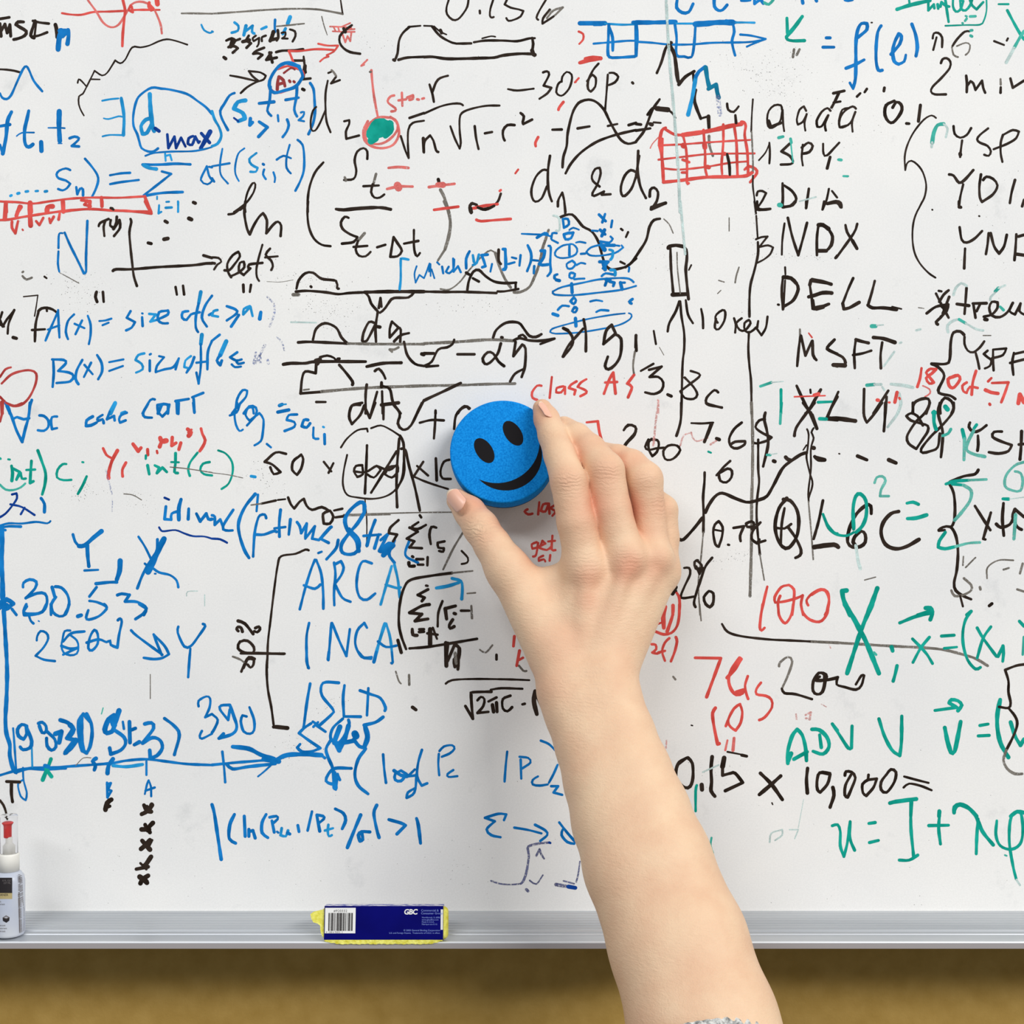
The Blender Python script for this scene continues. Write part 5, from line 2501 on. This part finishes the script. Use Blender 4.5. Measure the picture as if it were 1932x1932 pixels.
def felt_bm(x0, x1, u0, u1, d0, d1, r, amp, nx=60):
    bm = slab(x0, x1, u0, u1, d0, d1, r, 4)
    for v in bm.verts:
        s_ = math.sin(v.co.x * 2100) * math.sin(v.co.z * 1700 + v.co.y * 900)
        v.co += Vector((0.3, 0.2, 1)) * amp * s_
    return bm


bm_obj('felt_block', felt_bm(-0.0016, W_ + 0.0030, -0.0002, H_ - 0.0008, t0 + 0.0002, DP - t0 - 0.0001, 0.0030, 0.00015), m_yel, eb, True)
# lower felt layer, its edge slightly wavy
vs, fs = [], []
nx = 70
for i in range(nx + 1):
    x = 0.0003 + (W_ - 0.0008) * i / nx
    e_ = min(i, nx - i) / nx
    dr = -0.0027 * min(1, 0.35 + e_ * 6) - 0.00018 * math.sin(i * 1.9) - 0.00012 * math.sin(i * 0.7)
    for (uu, dd_) in ((0.0004, 0.0001), (dr, 0.0005), (dr, DP - 0.001), (0.0004, DP - 0.0004)):
        vs.append(bp(x, uu, dd_))
for i in range(nx):
    for j in range(4):
        k = (j + 1) % 4
        fs.append([i * 4 + j, i * 4 + k, i * 4 + 4 + k, i * 4 + 4 + j])
fs += [[0, 1, 2, 3], [nx * 4 + 3, nx * 4 + 2, nx * 4 + 1, nx * 4]]
mesh_obj('felt_base', vs, fs, m_yel, eb, False)
# curled felt tab sticking out on the left
tabp = [(0.5, 58), (-4, 54), (-22, 50), (-27, 46), (-25, 38), (-21, 31), (-13, 29), (-8, 25), (-7, 14), (-4, 6), (0.5, 2)]
q = S * 0.945
front = [bp(a * q, b * q * 1.0, 0.0012) for a, b in tabp]
back = [bp(a * q + 0.0003, b * q, 0.0040) for a, b in tabp]
n_ = len(tabp)
o = mesh_obj('felt_tab', front + back, [list(range(n_)), [2 * n_ - 1 - i for i in range(n_)]] +
             [[i, (i + 1) % n_, n_ + (i + 1) % n_, n_ + i] for i in range(n_)], m_yel, eb)
# white sticker with bar code
q = S * 0.9455


def ub(px, py):                          # photo pixel on the sleeve front -> box coords
    return (px - 611) * q, (1773 - py) / (1773 - 1711.5) * (H_ - 0.0004)


def rect(px0, py0, px1, py1, lift):
    x0, u1 = ub(px0, py0)
    x1, u0 = ub(px1, py1)
    return [bp(x0, u0, -lift), bp(x1, u0, -lift), bp(x1, u1, -lift), bp(x0, u1, -lift)]


st = mesh_obj('price_sticker', rect(612.5, 1713.5, 670, 1761, 0.0001), [[0, 1, 2, 3]], m_white, eb)
vs, fs = [], []
bars = [(0, 2.2), (3.6, 1), (5.6, 3), (9.5, 1), (11.6, 1), (13.6, .8), (16, 2.6), (19.2, 2), (22, 3.4), (26, 1),
        (28, 2.2), (31, 1), (33, 1.2), (36, 1), (38.3, 2.8), (41.8, 1), (44, 2.6)]
for x, w_ in bars:
    b0 = len(vs)
    vs += rect(619 + x * 0.98, 1723, 619 + (x + w_) * 0.98, 1756.5, 0.0002)
    fs.append([b0, b0 + 1, b0 + 2, b0 + 3])
mesh_obj('bar_code', vs, fs, m_bar, st)


def put_text(name, body, px, py, hpx, m, align='LEFT', parent=None, shear=0.0, offset=0.0, spacing=1.0, lift=0.0002):
    tv, tf = text_geom(body, hpx * 1.38 * q, align, 0, shear, offset, spacing)
    x0, u0 = ub(px, py)
    return mesh_obj(name, [bp(x0 + v.x, u0 + v.y, -lift) for v in tv], tf, m, parent or eb)


put_text('printed_digits', '#920332', 628.5, 1721.3, 4.6, m_bar, parent=st, spacing=1.15)
put_text('printed_digits', '0  33816 92033  2', 615, 1760.4, 3.0, m_bar, parent=st, spacing=1.02)
put_text('printed_logo', 'GBC', 761, 1725.5, 9.6, m_white, shear=0.12, offset=0.00013, spacing=0.92)
put_text('printed_text', 'Commercial &', 793.5, 1720.2, 4.1, m_pale)
put_text('printed_text', 'Consumer Group', 793.5, 1725.6, 4.1, m_pale)
put_text('printed_text', 'Northbrook, IL 60062', 795, 1732.8, 2.9, m_pale)
put_text('printed_text', 'www.gbcoffice.com', 795, 1737.0, 2.9, m_pale)
put_text('printed_text', 'Made in U.S.A.', 795, 1741.2, 2.9, m_pale)
put_text('printed_text', 'Fabrique aux E.-U.', 795, 1745.4, 2.9, m_pale)
put_text('printed_text', '\u00a9 2003 General Binding Corporation', 830, 1757.0, 3.3, m_pale, 'RIGHT')
put_text('printed_text', 'U.S. and Foreign Patents.  Trademarks of G.B.C. in effect.', 830, 1761.8, 3.0, m_pale, 'RIGHT')

# ------------------------------------------------------------ spray bottle
m_pl = mat('milky_plastic', rgb(206, 212, 222), 0.35, 0, 0.5)
vary(m_pl, 25, rgb(176, 184, 204), rgb(206, 210, 216))
m_col = mat('cream_plastic', rgb(232, 230, 222), 0.4)
m_redp = mat('red_plastic', rgb(206, 52, 50), 0.4)
m_clear = mat('clear_plastic', (1, 1, 1, 1), 0.06)
pb = m_clear.node_tree.nodes['Principled BSDF']
pb.inputs['Transmission Weight'].default_value = 1.0
pb.inputs['IOR'].default_value = 1.12
pb.inputs['Base Color'].default_value = (0.97, 0.97, 0.98, 1)
m_blk = mat('label_black', rgb(28, 22, 26), 0.5)
m_gold = mat('label_gold', rgb(176, 160, 112), 0.5)
m_gry = mat('label_grey', rgb(110, 104, 104), 0.6)
BD = 37.0
kb = S * (D - BD * 0.001) / D
bx = (17 - 966) * kb
bz0 = tz(BD) - 0.0006
bot = empty('spray_bottle', (bx, -BD * 0.001, bz0))
tag(bot, 'small white spray bottle with clear cap and red nozzle standing on the tray', 'bottle')
zt = lambda py: (966 - py) * kb
c0 = Vector((bx, -BD * 0.001, 0))
rb = 29 * kb
prof = [(rb - 0.002, bz0), (rb - 0.0004, bz0 + 0.0006), (rb, bz0 + 0.002), (rb, zt(1662)), (rb - 0.0006, zt(1652)),
        (rb - 0.0022, zt(1645.5)), (rb - 0.004, zt(1642))]
vs, fs = lathe(prof, 56, c0)
bodyb = mesh_obj('bottle_body', vs, fs, m_pl, bot, True)
rc = 19 * kb
vs, fs = lathe([(rc, zt(1642)), (rc, zt(1612)), (rc - 0.0004, zt(1609.5)), (rc - 0.0018, zt(1609))], 48, c0)
mesh_obj('collar', vs, fs, m_col, bot, True)
r_in, r_out = 15.2 * kb, 16 * kb
vs, fs = lathe([(r_out, zt(1609)), (r_out, zt(1539.5)), (r_out - 0.0005, zt(1537.5)), (r_in - 0.0005, zt(1539)),
                (r_in, zt(1541)), (r_in, zt(1609)), (r_out, zt(1609))], 48, c0, cap=False)
n_ = 48
fs.append([2 * n_ + i for i in range(n_)])
fs.append([3 * n_ + i for i in range(n_)][::-1])
fs = [f for f in fs if not (len(f) == 4 and min(f) >= 2 * n_ and max(f) < 4 * n_)]
mesh_obj('clear_cap', vs, fs, m_clear, bot, True)
vs, fs = lathe([(11 * kb, zt(1609)), (11 * kb, zt(1594)), (8 * kb, zt(1591)), (6 * kb, zt(1589)), (6 * kb, zt(1578))], 32, c0)
mesh_obj('pump_stem', vs, fs, m_col, bot, True)
vs, fs = lathe([(6.6 * kb, zt(1579.5)), (7.2 * kb, zt(1577)), (7.4 * kb, zt(1558)), (8.6 * kb, zt(1555)), (10.5 * kb, zt(1553)),
                (10.2 * kb, zt(1551.5)), (7 * kb, zt(1550))], 32, c0 + Vector((-2.5 * kb, 0, 0)))
mesh_obj('spray_nozzle', vs, fs, m_redp, bot, True)


def wrap(px, py, lift=0.0001):            # where the bottle's round side shows at a photo pixel
    r = rb + lift
    a = 0.0
    for _ in range(12):
        kd = S * (D - BD * 0.001 - r * math.cos(a)) / D
        a = math.asin(max(-0.999, min(0.999, ((px - 966) * kd - bx) / r)))
    return Vector((bx + r * math.sin(a), -BD * 0.001 - r * math.cos(a), (966 - py) * kd))


def label_rect(name, x0, y0, x1, y1, m, lift=0.0001, parent=None):
    vs, fs = [], []
    N = 14
    for i in range(N + 1):
        px = x0 + (x1 - x0) * i / N
        vs += [wrap(px, y0, lift), wrap(px, y1, lift)]
    for i in range(N):
        fs.append([2 * i, 2 * i + 2, 2 * i + 3, 2 * i + 1])
    return mesh_obj(name, vs, fs, m, parent or bodyb, False)


label_rect('label_panel', -9, 1656, 23, 1685, m_blk)
label_rect('label_band', -9, 1685, 23, 1696, m_gold)
tv, tf = text_geom('CLEANER', 6.0 * kb, 'RIGHT')
mesh_obj('label_text', [wrap(15.5 + v.x / kb * 1.0, 1690.4 - v.y / kb, 0.0002) for v in tv], tf, m_blk, bodyb)
tv, tf = text_geom('8 FL OZ\n237 ML', 4.6 * kb, 'RIGHT')
mesh_obj('label_text', [wrap(20.5 + v.x / kb, 1663 - v.y / kb, 0.0002) for v in tv], tf, m_gry, bodyb)
for i, (yy_, wx) in enumerate(((1701, 2), (1706, 9), (1746, 10), (1751.5, 13), (1757, 10))):
    tv, tf = text_geom('ingredients for marker boards', 4.6 * kb, 'RIGHT')
    mesh_obj('label_text', [wrap(wx + v.x / kb * 0.5, yy_ + 1.5 - v.y / kb, 0.0002) for v in tv if True], tf, m_gry, bodyb)
# little cube emblem
cub = [(5, 1731), (11.5, 1727), (18, 1730.5), (17.5, 1737), (12, 1741), (5.5, 1737.5), (12, 1734)]
pts = [wrap(a, b, 0.00015) for a, b in cub]
mesh_obj('cube_emblem', pts, [[0, 1, 2, 6], [0, 6, 4, 5], [6, 2, 3, 4]], [m_gry, m_blk], bodyb, False, [0, 1, 1])
# narrow column of small print along the side
vs, fs = [], []
rr = random.Random(4)
y_ = 1650.0
while y_ < 1758:
    h_ = 0.8 + rr.random() * 0.8
    b0 = len(vs)
    x1_ = 34 + (y_ - 1650) * 0.02
    for i in range(5):
        px_ = x1_ + 10.5 * i / 4
        vs += [wrap(px_, y_ - i * 0.35), wrap(px_, y_ + h_ - i * 0.35)]
    for i in range(4):
        fs.append([b0 + 2 * i, b0 + 2 * i + 2, b0 + 2 * i + 3, b0 + 2 * i + 1])
    y_ += h_ + 1.0 + (1.4 if rr.random() < 0.12 else 0)
mesh_obj('fine_print', vs, fs, m_gry, bodyb)

# ------------------------------------------------------------ hand and forearm (signed distance field -> one surface)
VOX = 0.00105


def prim(px, py, d, r):
    p = P(px, py, d)
    return np.array(p), r * S * (D - d * 0.001) / D


def cone(a, b):
    return ('c', prim(*a), prim(*b))


idx = [cone((1104, 1072, 61, 37), (1087, 985, 63, 36)), cone((1087, 985, 63, 36), (1073, 908, 61, 34.5)),
       cone((1073, 908, 61, 34.5), (1056, 858, 50, 30)), cone((1056, 858, 50, 30), (1043, 822, 37, 27.5)),
       cone((1043, 822, 37, 27.5), (1031, 790, 29, 24)), cone((1031, 790, 29, 24), (1023, 771, 25, 18.5))]
mid = [cone((1178, 1052, 58, 39), (1153, 962, 57, 38)), cone((1153, 962, 57, 38), (1142, 888, 55, 36)),
       cone((1142, 888, 55, 36), (1113, 850, 44, 31)), cone((1113, 850, 42, 31), (1088, 824, 33, 26)),
       cone((1088, 824, 33, 26), (1064, 806, 19, 21))]
rng_ = [cone((1232, 1050, 50, 33), (1224, 970, 46, 31)), cone((1224, 970, 46, 31), (1216, 905, 47, 34.5)),
        cone((1216, 905, 47, 34.5), (1191, 878, 38, 30)), cone((1191, 878, 38, 30), (1166, 865, 30, 26)),
        cone((1166, 865, 30, 26), (1132, 852, 17, 20))]
lit = [cone((1248, 1080, 41, 31), (1253, 1015, 38, 28)), cone((1253, 1015, 38, 28), (1250, 962, 37, 28.5)),
       cone((1250, 962, 37, 28.5), (1226, 935, 30, 23)), cone((1226, 935, 30, 23), (1196, 915, 15, 18))]
thb = [cone((958, 1074, 52, 38), (930, 1030, 46, 34)), cone((930, 1030, 46, 34), (907, 995, 38, 33)),
       cone((907, 995, 38, 33), (886, 966, 30, 29)), cone((886, 966, 30, 29), (864, 944, 24, 22))]
palm = [cone((958, 1074, 52, 38), (1043, 1232, 60, 50)), cone((1104, 1072, 58, 38), (1082, 1262, 64, 46)),
        cone((1180, 1062, 57, 37), (1118, 1268, 66, 48)), cone((1232, 1066, 50, 34), (1145, 1270, 64, 46)),
        cone((1247, 1083, 42, 30), (1157, 1258, 60, 41)), cone((1000, 1105, 50, 26), (1085, 1085, 52, 28)),
        cone((1040, 1160, 52, 40), (1120, 1130, 52, 36))]
path = [((1107, 1290), 70, 92, 56), ((1120, 1335), 76, 91, 59), ((1142, 1397), 85, 93, 64), ((1165, 1465), 95, 100, 72),
        ((1190, 1540), 105, 110, 82), ((1221, 1627), 118, 119, 92), ((1279, 1779), 140, 129, 104),
        ((1326, 1932), 162, 140, 112), ((1398, 2150), 196, 148, 118)]
arm = []
dirx, diry = 0.947, -0.322
for s_ in (-1, 0, 1):
    for i in range(len(path) - 1):
        (c1, d1, h1, r1_), (c2, d2, h2, r2_) = path[i], path[i + 1]
        if s_ == 0:
            e1, e2, q1, q2 = 0, 0, r1_ * 1.03, r2_ * 1.03
        else:
            e1, e2, q1, q2 = (h1 - r1_) * s_, (h2 - r2_) * s_, r1_, r2_
        arm.append(cone((c1[0] + dirx * e1, c1[1] + diry * e1, d1, q1), (c2[0] + dirx * e2, c2[1] + diry * e2, d2, q2)))
wrist_up = [cone((1108 - 37, 1302, 70, 56), (1055, 1225, 62, 50)), cone((1108 + 36, 1280, 70, 54), (1156, 1225, 62, 43))]

lo = np.array([P(820, 0, 0).x, -0.262, -0.372])
hi = np.array([0.20, 0.0, P(0, 735, 30).z])
dims = np.ceil((hi - lo) / VOX).astype(int) + 1
gx = (lo[0] + VOX * np.arange(dims[0])).astype(np.float32)
gy = (lo[1] + VOX * np.arange(dims[1])).astype(np.float32)
gz = (lo[2] + VOX * np.arange(dims[2])).astype(np.float32)
BIG = np.float32(0.03)


def sub(pts, rad, m=0.012):
    a = np.min(pts, 0) - rad - m
    b = np.max(pts, 0) + rad + m
    i0 = np.clip(np.floor((a - lo) / VOX).astype(int), 0, dims - 1)
    i1 = np.clip(np.ceil((b - lo) / VOX).astype(int) + 1, 1, dims)
    return i0, i1


def smin(a, b, k):
    if k <= 0:
        return np.minimum(a, b)
    h = np.maximum(k - np.abs(a - b), 0) / k
    return np.minimum(a, b) - h * h * k * 0.25


def add_cone(F_, c, k):
    (pa, ra), (pb_, rb_) = c[1], c[2]
    i0, i1 = sub(np.stack([pa, pb_]), max(ra, rb_))
    if np.any(i1 <= i0):
        return
    X = gx[i0[0]:i1[0], None, None]
    Y = gy[None, i0[1]:i1[1], None]
    Z = gz[None, None, i0[2]:i1[2]]
    ba = (pb_ - pa).astype(np.float32)
    L2 = float(ba @ ba) + 1e-12
    px_, py_, pz_ = X - np.float32(pa[0]), Y - np.float32(pa[1]), Z - np.float32(pa[2])
    t = np.clip((px_ * ba[0] + py_ * ba[1] + pz_ * ba[2]) / L2, 0, 1)
    dd_ = np.sqrt((px_ - ba[0] * t) ** 2 + (py_ - ba[1] * t) ** 2 + (pz_ - ba[2] * t) ** 2) - (ra + (rb_ - ra) * t)
    sl_ = (slice(i0[0], i1[0]), slice(i0[1], i1[1]), slice(i0[2], i1[2]))
    F_[sl_] = smin(F_[sl_], dd_.astype(np.float32), k)


def field(prims, k):
    F_ = np.full(tuple(dims), BIG, np.float32)
    for c in prims:
        add_cone(F_, c, k)
    return F_


def ball(px, py, d, r):
    return cone((px, py, d, r), (px + 0.5, py, d, r))


palmF = field(palm, 0.012)
for kx, ky, kd, kr in ((1104, 1068, 63, 35), (1184, 1052, 63, 34), (1236, 1052, 55, 31), (1250, 1080, 46, 27)):
    add_cone(palmF, ball(kx, ky, kd, kr), 0.006)
# extensor tendons, faint ridges over the back of the hand
for a_, b_2 in ((((1106, 1085, 71, 7)), ((1098, 1215, 73, 6))), (((1180, 1078, 71, 8)), ((1128, 1225, 75, 6))),
                (((1228, 1085, 62, 7)), ((1150, 1225, 73, 6)))):
    add_cone(palmF, cone(a_, b_2), 0.007)
for c in wrist_up + arm:
    add_cone(palmF, c, 0.006)
fing = np.full(tuple(dims), BIG, np.float32)
for ch in (idx, mid, rng_, lit):
    tmp = field(ch, 0.0022)
    fing = smin(fing, tmp, 0.0016)
    del tmp
thF = field(thb, 0.003)
F_all = smin(palmF, fing, 0.0065)
F_all = smin(F_all, thF, 0.008)
del palmF, fing, thF


def surface_nets(f):
    ins = f < 0
    nx_, ny_, nz_ = f.shape
    cnt = np.zeros((nx_ - 1, ny_ - 1, nz_ - 1), np.uint8)
    for a in (0, 1):
        for b in (0, 1):
            for c in (0, 1):
                cnt += ins[a:nx_ - 1 + a, b:ny_ - 1 + b, c:nz_ - 1 + c]
    act = (cnt > 0) & (cnt < 8)
    ci = np.argwhere(act)
    idm = np.full(act.shape, -1, np.int32)
    idm[act] = np.arange(len(ci))
    acc = np.zeros((len(ci), 3))
    w_ = np.zeros(len(ci))
    cor = [(a, b, c) for a in (0, 1) for b in (0, 1) for c in (0, 1)]
    for p in cor:
        for ax in range(3):
            if p[ax] == 0:
                q_ = list(p)
                q_[ax] = 1
                fa_ = f[ci[:, 0] + p[0], ci[:, 1] + p[1], ci[:, 2] + p[2]].astype(float)
                fb_ = f[ci[:, 0] + q_[0], ci[:, 1] + q_[1], ci[:, 2] + q_[2]].astype(float)
                m_ = (fa_ < 0) != (fb_ < 0)
                t_ = np.where(m_, fa_ / np.where(m_, fa_ - fb_, 1), 0)
                pt = np.array(p, float)[None] + np.zeros((len(ci), 3))
                pt[:, ax] += t_
                acc += pt * m_[:, None]
                w_ += m_
    V_ = ci + acc / w_[:, None]
    quads = []
    for ax in range(3):
        o1, o2 = [(1, 2), (2, 0), (0, 1)][ax]
        s0 = [slice(1, -1)] * 3
        s0[ax] = slice(0, -1)
        s1 = list(s0)
        s1[ax] = slice(1, None)
        A, B = ins[tuple(s0)], ins[tuple(s1)]
        e = np.argwhere(A != B)
        offs = np.array([1, 1, 1])
        offs[ax] = 0
        base = e + offs
        sgn = A[tuple(e.T)]
        c = []
        for (u, v) in ((-1, -1), (0, -1), (0, 0), (-1, 0)):
            g = base.copy()
            g[:, o1] += u
            g[:, o2] += v
            c.append(idm[tuple(g.T)])
        qd = np.stack(c, 1)
        qd[~sgn] = qd[~sgn][:, ::-1]
        quads.append(qd)
    return V_, np.concatenate(quads)


Vn, Qn = surface_nets(F_all)
del F_all
Vw = lo + Vn * VOX
# two light smoothing passes over the quad mesh
for _ in range(3):
    acc = np.zeros_like(Vw)
    cn = np.zeros(len(Vw))
    for a in range(4):
        b = (a + 1) % 4
        np.add.at(acc, Qn[:, a], Vw[Qn[:, b]])
        np.add.at(acc, Qn[:, b], Vw[Qn[:, a]])
        np.add.at(cn, Qn[:, a], 1)
        np.add.at(cn, Qn[:, b], 1)
    Vw = Vw * 0.5 + 0.5 * acc / np.maximum(cn, 1)[:, None]

m_skin = mat('skin', rgb(228, 190, 155), 0.52, 0, 0.35)
sb = m_skin.node_tree.nodes['Principled BSDF']
sb.inputs['Subsurface Weight'].default_value = 0.03
sb.inputs['Subsurface Radius'].default_value = (0.9, 0.35, 0.2)
sb.inputs['Subsurface Scale'].default_value = 0.001
nt = m_skin.node_tree
at = nt.nodes.new('ShaderNodeAttribute')
at.attribute_name = 'flush_shade'
nz1 = noise(m_skin, 38, 4, 0.55)
rz = ramp(m_skin, nz1.outputs[0], [(0.32, rgb(223, 182, 149)), (0.68, rgb(232, 199, 165))])
mxs = nt.nodes.new('ShaderNodeMix')
mxs.data_type = 'RGBA'
nt.links.new(at.outputs['Fac'], mxs.inputs[0])
nt.links.new(rz.outputs[0], mxs.inputs[6])
mxs.inputs[7].default_value = rgb(214, 128, 100)
nt.links.new(mxs.outputs[2], sb.inputs['Base Color'])
nz2 = noise(m_skin, 260, 5, 0.65, stretch=(1, 1, 2.6))
nz3 = noise(m_skin, 1100, 3, 0.6)
ad = nt.nodes.new('ShaderNodeMath')
ad.operation = 'MULTIPLY_ADD'
nt.links.new(nz3.outputs[0], ad.inputs[0])
ad.inputs[1].default_value = 0.5
nt.links.new(nz2.outputs[0], ad.inputs[2])
ac = nt.nodes.new('ShaderNodeAttribute')
ac.attribute_name = 'crease'
tcw = nt.nodes.new('ShaderNodeTexCoord')
wv_ = nt.nodes.new('ShaderNodeTexWave')
wv_.wave_type = 'BANDS'
wv_.bands_direction = 'Z'
wv_.inputs['Scale'].default_value = 130
wv_.inputs['Distortion'].default_value = 9
wv_.inputs['Detail'].default_value = 3
wv_.inputs['Detail Scale'].default_value = 1.4
nt.links.new(tcw.outputs['Object'], wv_.inputs[0])
mc = nt.nodes.new('ShaderNodeMath')
mc.operation = 'MULTIPLY'
nt.links.new(ac.outputs['Fac'], mc.inputs[0])
nt.links.new(wv_.outputs['Fac'], mc.inputs[1])
ad2 = nt.nodes.new('ShaderNodeMath')
ad2.operation = 'ADD'
nt.links.new(mc.outputs[0], ad2.inputs[0])
nt.links.new(ad.outputs[0], ad2.inputs[1])
bump(m_skin, ad2.outputs[0], 0.5, 0.0008)

pl = P(1143, 1397, 85)
person = empty('person', tuple(P(1328, 1932, 162)))
tag(person, 'bare right hand and forearm reaching up to hold the round blue eraser', 'person')
me = bpy.data.meshes.new('hand_and_forearm')
Vl = Vw - np.array(person.location)
me.vertices.add(len(Vl))
me.vertices.foreach_set('co', Vl.astype(np.float32).ravel())
me.loops.add(Qn.size)
me.loops.foreach_set('vertex_index', Qn.astype(np.int32).ravel())
me.polygons.add(len(Qn))
me.polygons.foreach_set('loop_start', np.arange(0, Qn.size, 4, dtype=np.int32))
me.polygons.foreach_set('use_smooth', np.ones(len(Qn), bool))
me.materials.append(m_skin)
# flushed knuckles and finger ends, plus shade painted between the fingers
fl = np.zeros(len(Vw))
for (px_, py_, d_, r_, s_) in ((1117, 1090, 76, 24, .42), (1187, 1072, 76, 26, .55), (1240, 1070, 66, 22, .35), (1143, 886, 72, 34, .30),
                               (1074, 905, 70, 30, .22), (1218, 900, 66, 32, .30), (1250, 955, 55, 24, .25), (1018, 790, 30, 26, .45),
                               (1112, 960, 60, 34, .75), (1132, 995, 55, 20, .8), (1185, 960, 55, 26, .7), (1215, 1005, 50, 20, .6),
                               (1097, 860, 45, 26, .65), (1165, 870, 45, 22, .5), (1200, 860, 50, 24, .3), (985, 1062, 50, 22, .7),
                               (900, 955, 35, 28, .55), (940, 1000, 40, 24, .55), (862, 940, 28, 24, .3), (1060, 1210, 78, 40, .22),
                               (1040, 1290, 82, 30, .2), (1150, 1160, 75, 30, .15), (1110, 1130, 76, 22, .3), (915, 1010, 60, 22, .2)):
    c_ = np.array(P(px_, py_, d_))
    rr_ = r_ * S * 1.25
    q_ = np.sum((Vw - c_) ** 2, 1) / (rr_ * rr_)
    fl = np.maximum(fl, s_ * np.exp(-q_))
cre = np.zeros(len(Vw))
for (px_, py_, d_, r_, s_) in ((1074, 905, 74, 24, .8), (1143, 886, 72, 24, .8), (1216, 902, 66, 24, .7), (1254, 955, 55, 18, .7),
                               (905, 1000, 50, 26, .9), (1046, 822, 44, 16, .7), (1106, 1070, 76, 28, .35), (1186, 1055, 76, 28, .4),
                               (1105, 1300, 85, 50, .35), (1130, 1345, 90, 60, .3)):
    q_ = np.sum((Vw - np.array(P(px_, py_, d_))) ** 2, 1) / (r_ * S * 1.1) ** 2
    cre = np.maximum(cre, s_ * np.exp(-q_))
atc = me.attributes.new('crease', 'FLOAT', 'POINT')
atc.data.foreach_set('value', cre.astype(np.float32))
atr = me.attributes.new('flush_shade', 'FLOAT', 'POINT')
atr.data.foreach_set('value', fl.astype(np.float32))
me.update()
me.validate()
hand = bpy.data.objects.new('hand_and_forearm', me)
hand.parent = person
COL.objects.link(hand)

m_nail = mat('fingernail', rgb(232, 180, 156), 0.32, 0, 0.5)
m_nail_tip = mat('nail_edge', rgb(240, 214, 186), 0.3, 0, 0.5)


def nail(tip, base, normal, width, r, name='fingernail', arch=0.75):
    """curved plate from base to tip, arched across, facing normal"""
    ax = (tip - base)
    L = ax.length
    ax.normalize()
    n_ = (normal - ax * normal.dot(ax)).normalized()
    sd = ax.cross(n_).normalized()
    NU, NV = 12, 12
    vs, fs, fm = [], [], []
    for lay in (0.0, -0.0006):
        for j in range(NV + 1):
            v = j / NV
            # outline: rounded base and rounded free edge
            wv = width / 2 * (min(1, math.sqrt(max(0, 1 - (1 - min(1, v / 0.28)) ** 2)) * 0.25 + 0.78))
            if v > 0.8:
                wv *= math.sqrt(max(0.05, 1 - ((v - 0.8) / 0.2) ** 2 * 0.55))
            for i in range(NU + 1):
                u = -1 + 2 * i / NU
                a = u * wv / r
                endcut = -0.12 * L * (u * u) * (1 if v > 0.5 else -1) * abs(v - 0.5) * 2
                p = base + ax * (v * L + endcut) + sd * (r * math.sin(a)) + n_ * (r * math.cos(a) - r + lay - 0.0006 * (v - 0.4) ** 2 * 4)
                vs.append(p)
    st_ = (NU + 1) * (NV + 1)
    for j in range(NV):
        for i in range(NU):
            a = j * (NU + 1) + i
            fs.append([a, a + 1, a + NU + 2, a + NU + 1])
            fm.append(1 if j >= NV - 1 else 0)
            fs.append([st_ + a, st_ + a + NU + 1, st_ + a + NU + 2, st_ + a + 1])
            fm.append(0)
    bd = [i for i in range(NU + 1)] + [j * (NU + 1) + NU for j in range(1, NV + 1)] + \
         [NV * (NU + 1) + i for i in range(NU - 1, -1, -1)] + [j * (NU + 1) for j in range(NV - 1, 0, -1)]
    for a, b in zip(bd, bd[1:] + bd[:1]):
        fs.append([a, st_ + a, st_ + b, b])
        fm.append(0)
    return mesh_obj(name, vs, fs, [m_nail, m_nail_tip], person, True, fm)


nail(P(843, 927, 40), P(870, 960, 47), Vector((-0.45, -0.85, -0.1)), 0.0125, 0.0075)
nail(P(1022, 755, 31.5), P(1042, 786, 39.5), Vector((0.66, -0.66, 0.35)), 0.0080, 0.0062)

# ------------------------------------------------------------ grey knitted cuff
m_knit = mat('grey_knit', rgb(190, 192, 190), 0.95, 0, 0.1)
vary(m_knit, 420, rgb(120, 122, 120), rgb(222, 224, 221), 0.33, 0.62, 4)
nk = noise(m_knit, 900, 3)
bump(m_knit, nk.outputs[0], 0.8, 0.001)
cA = P(1311, 1953, 168)
cB = P(1400, 2150, 196)
axd = (cB - cA).normalized()
rax = Vector((axd.x * 0.35, axd.y, axd.z)).normalized()      # the rim sits a little askew on the arm
sdv = Vector((1, 0, 0))
sdv = (sdv - rax * sdv.dot(rax)).normalized()
nrv = rax.cross(sdv).normalized()
if nrv.y > 0:
    nrv = -nrv
vs, fs = [], []
NT, NR = 300, 70
kk = S * (D - 0.168) / D
for j in range(NR + 1):
    s_ = j / NR
    roll_ = 0.0
    for i in range(NT):
        a = 2 * math.pi * i / NT
        rib = 0.0009 * math.cos(a * 50) + 0.0005 * math.sin(j * 2.1) * math.cos(a * 50 + 1.5)
        rx = 143 * kk + 0.0028 + s_ * 0.010
        ry = 121 * kk + 0.0028 + s_ * 0.010
        edge = -0.0026 * (1 - min(1, j / 3.0)) ** 2
        vs.append(cA + axd * (s_ * 0.16) + sdv * math.cos(a) * (rx + rib + edge) + nrv * math.sin(a) * (ry + rib + edge))
for j in range(NR):
    for i in range(NT):
        k = (i + 1) % NT
        fs.append([j * NT + i, j * NT + k, (j + 1) * NT + k, (j + 1) * NT + i])
cuff = mesh_obj('sleeve_cuff', vs, fs, m_knit, person, True)
cuff['label'] = 'light grey knitted cuff'
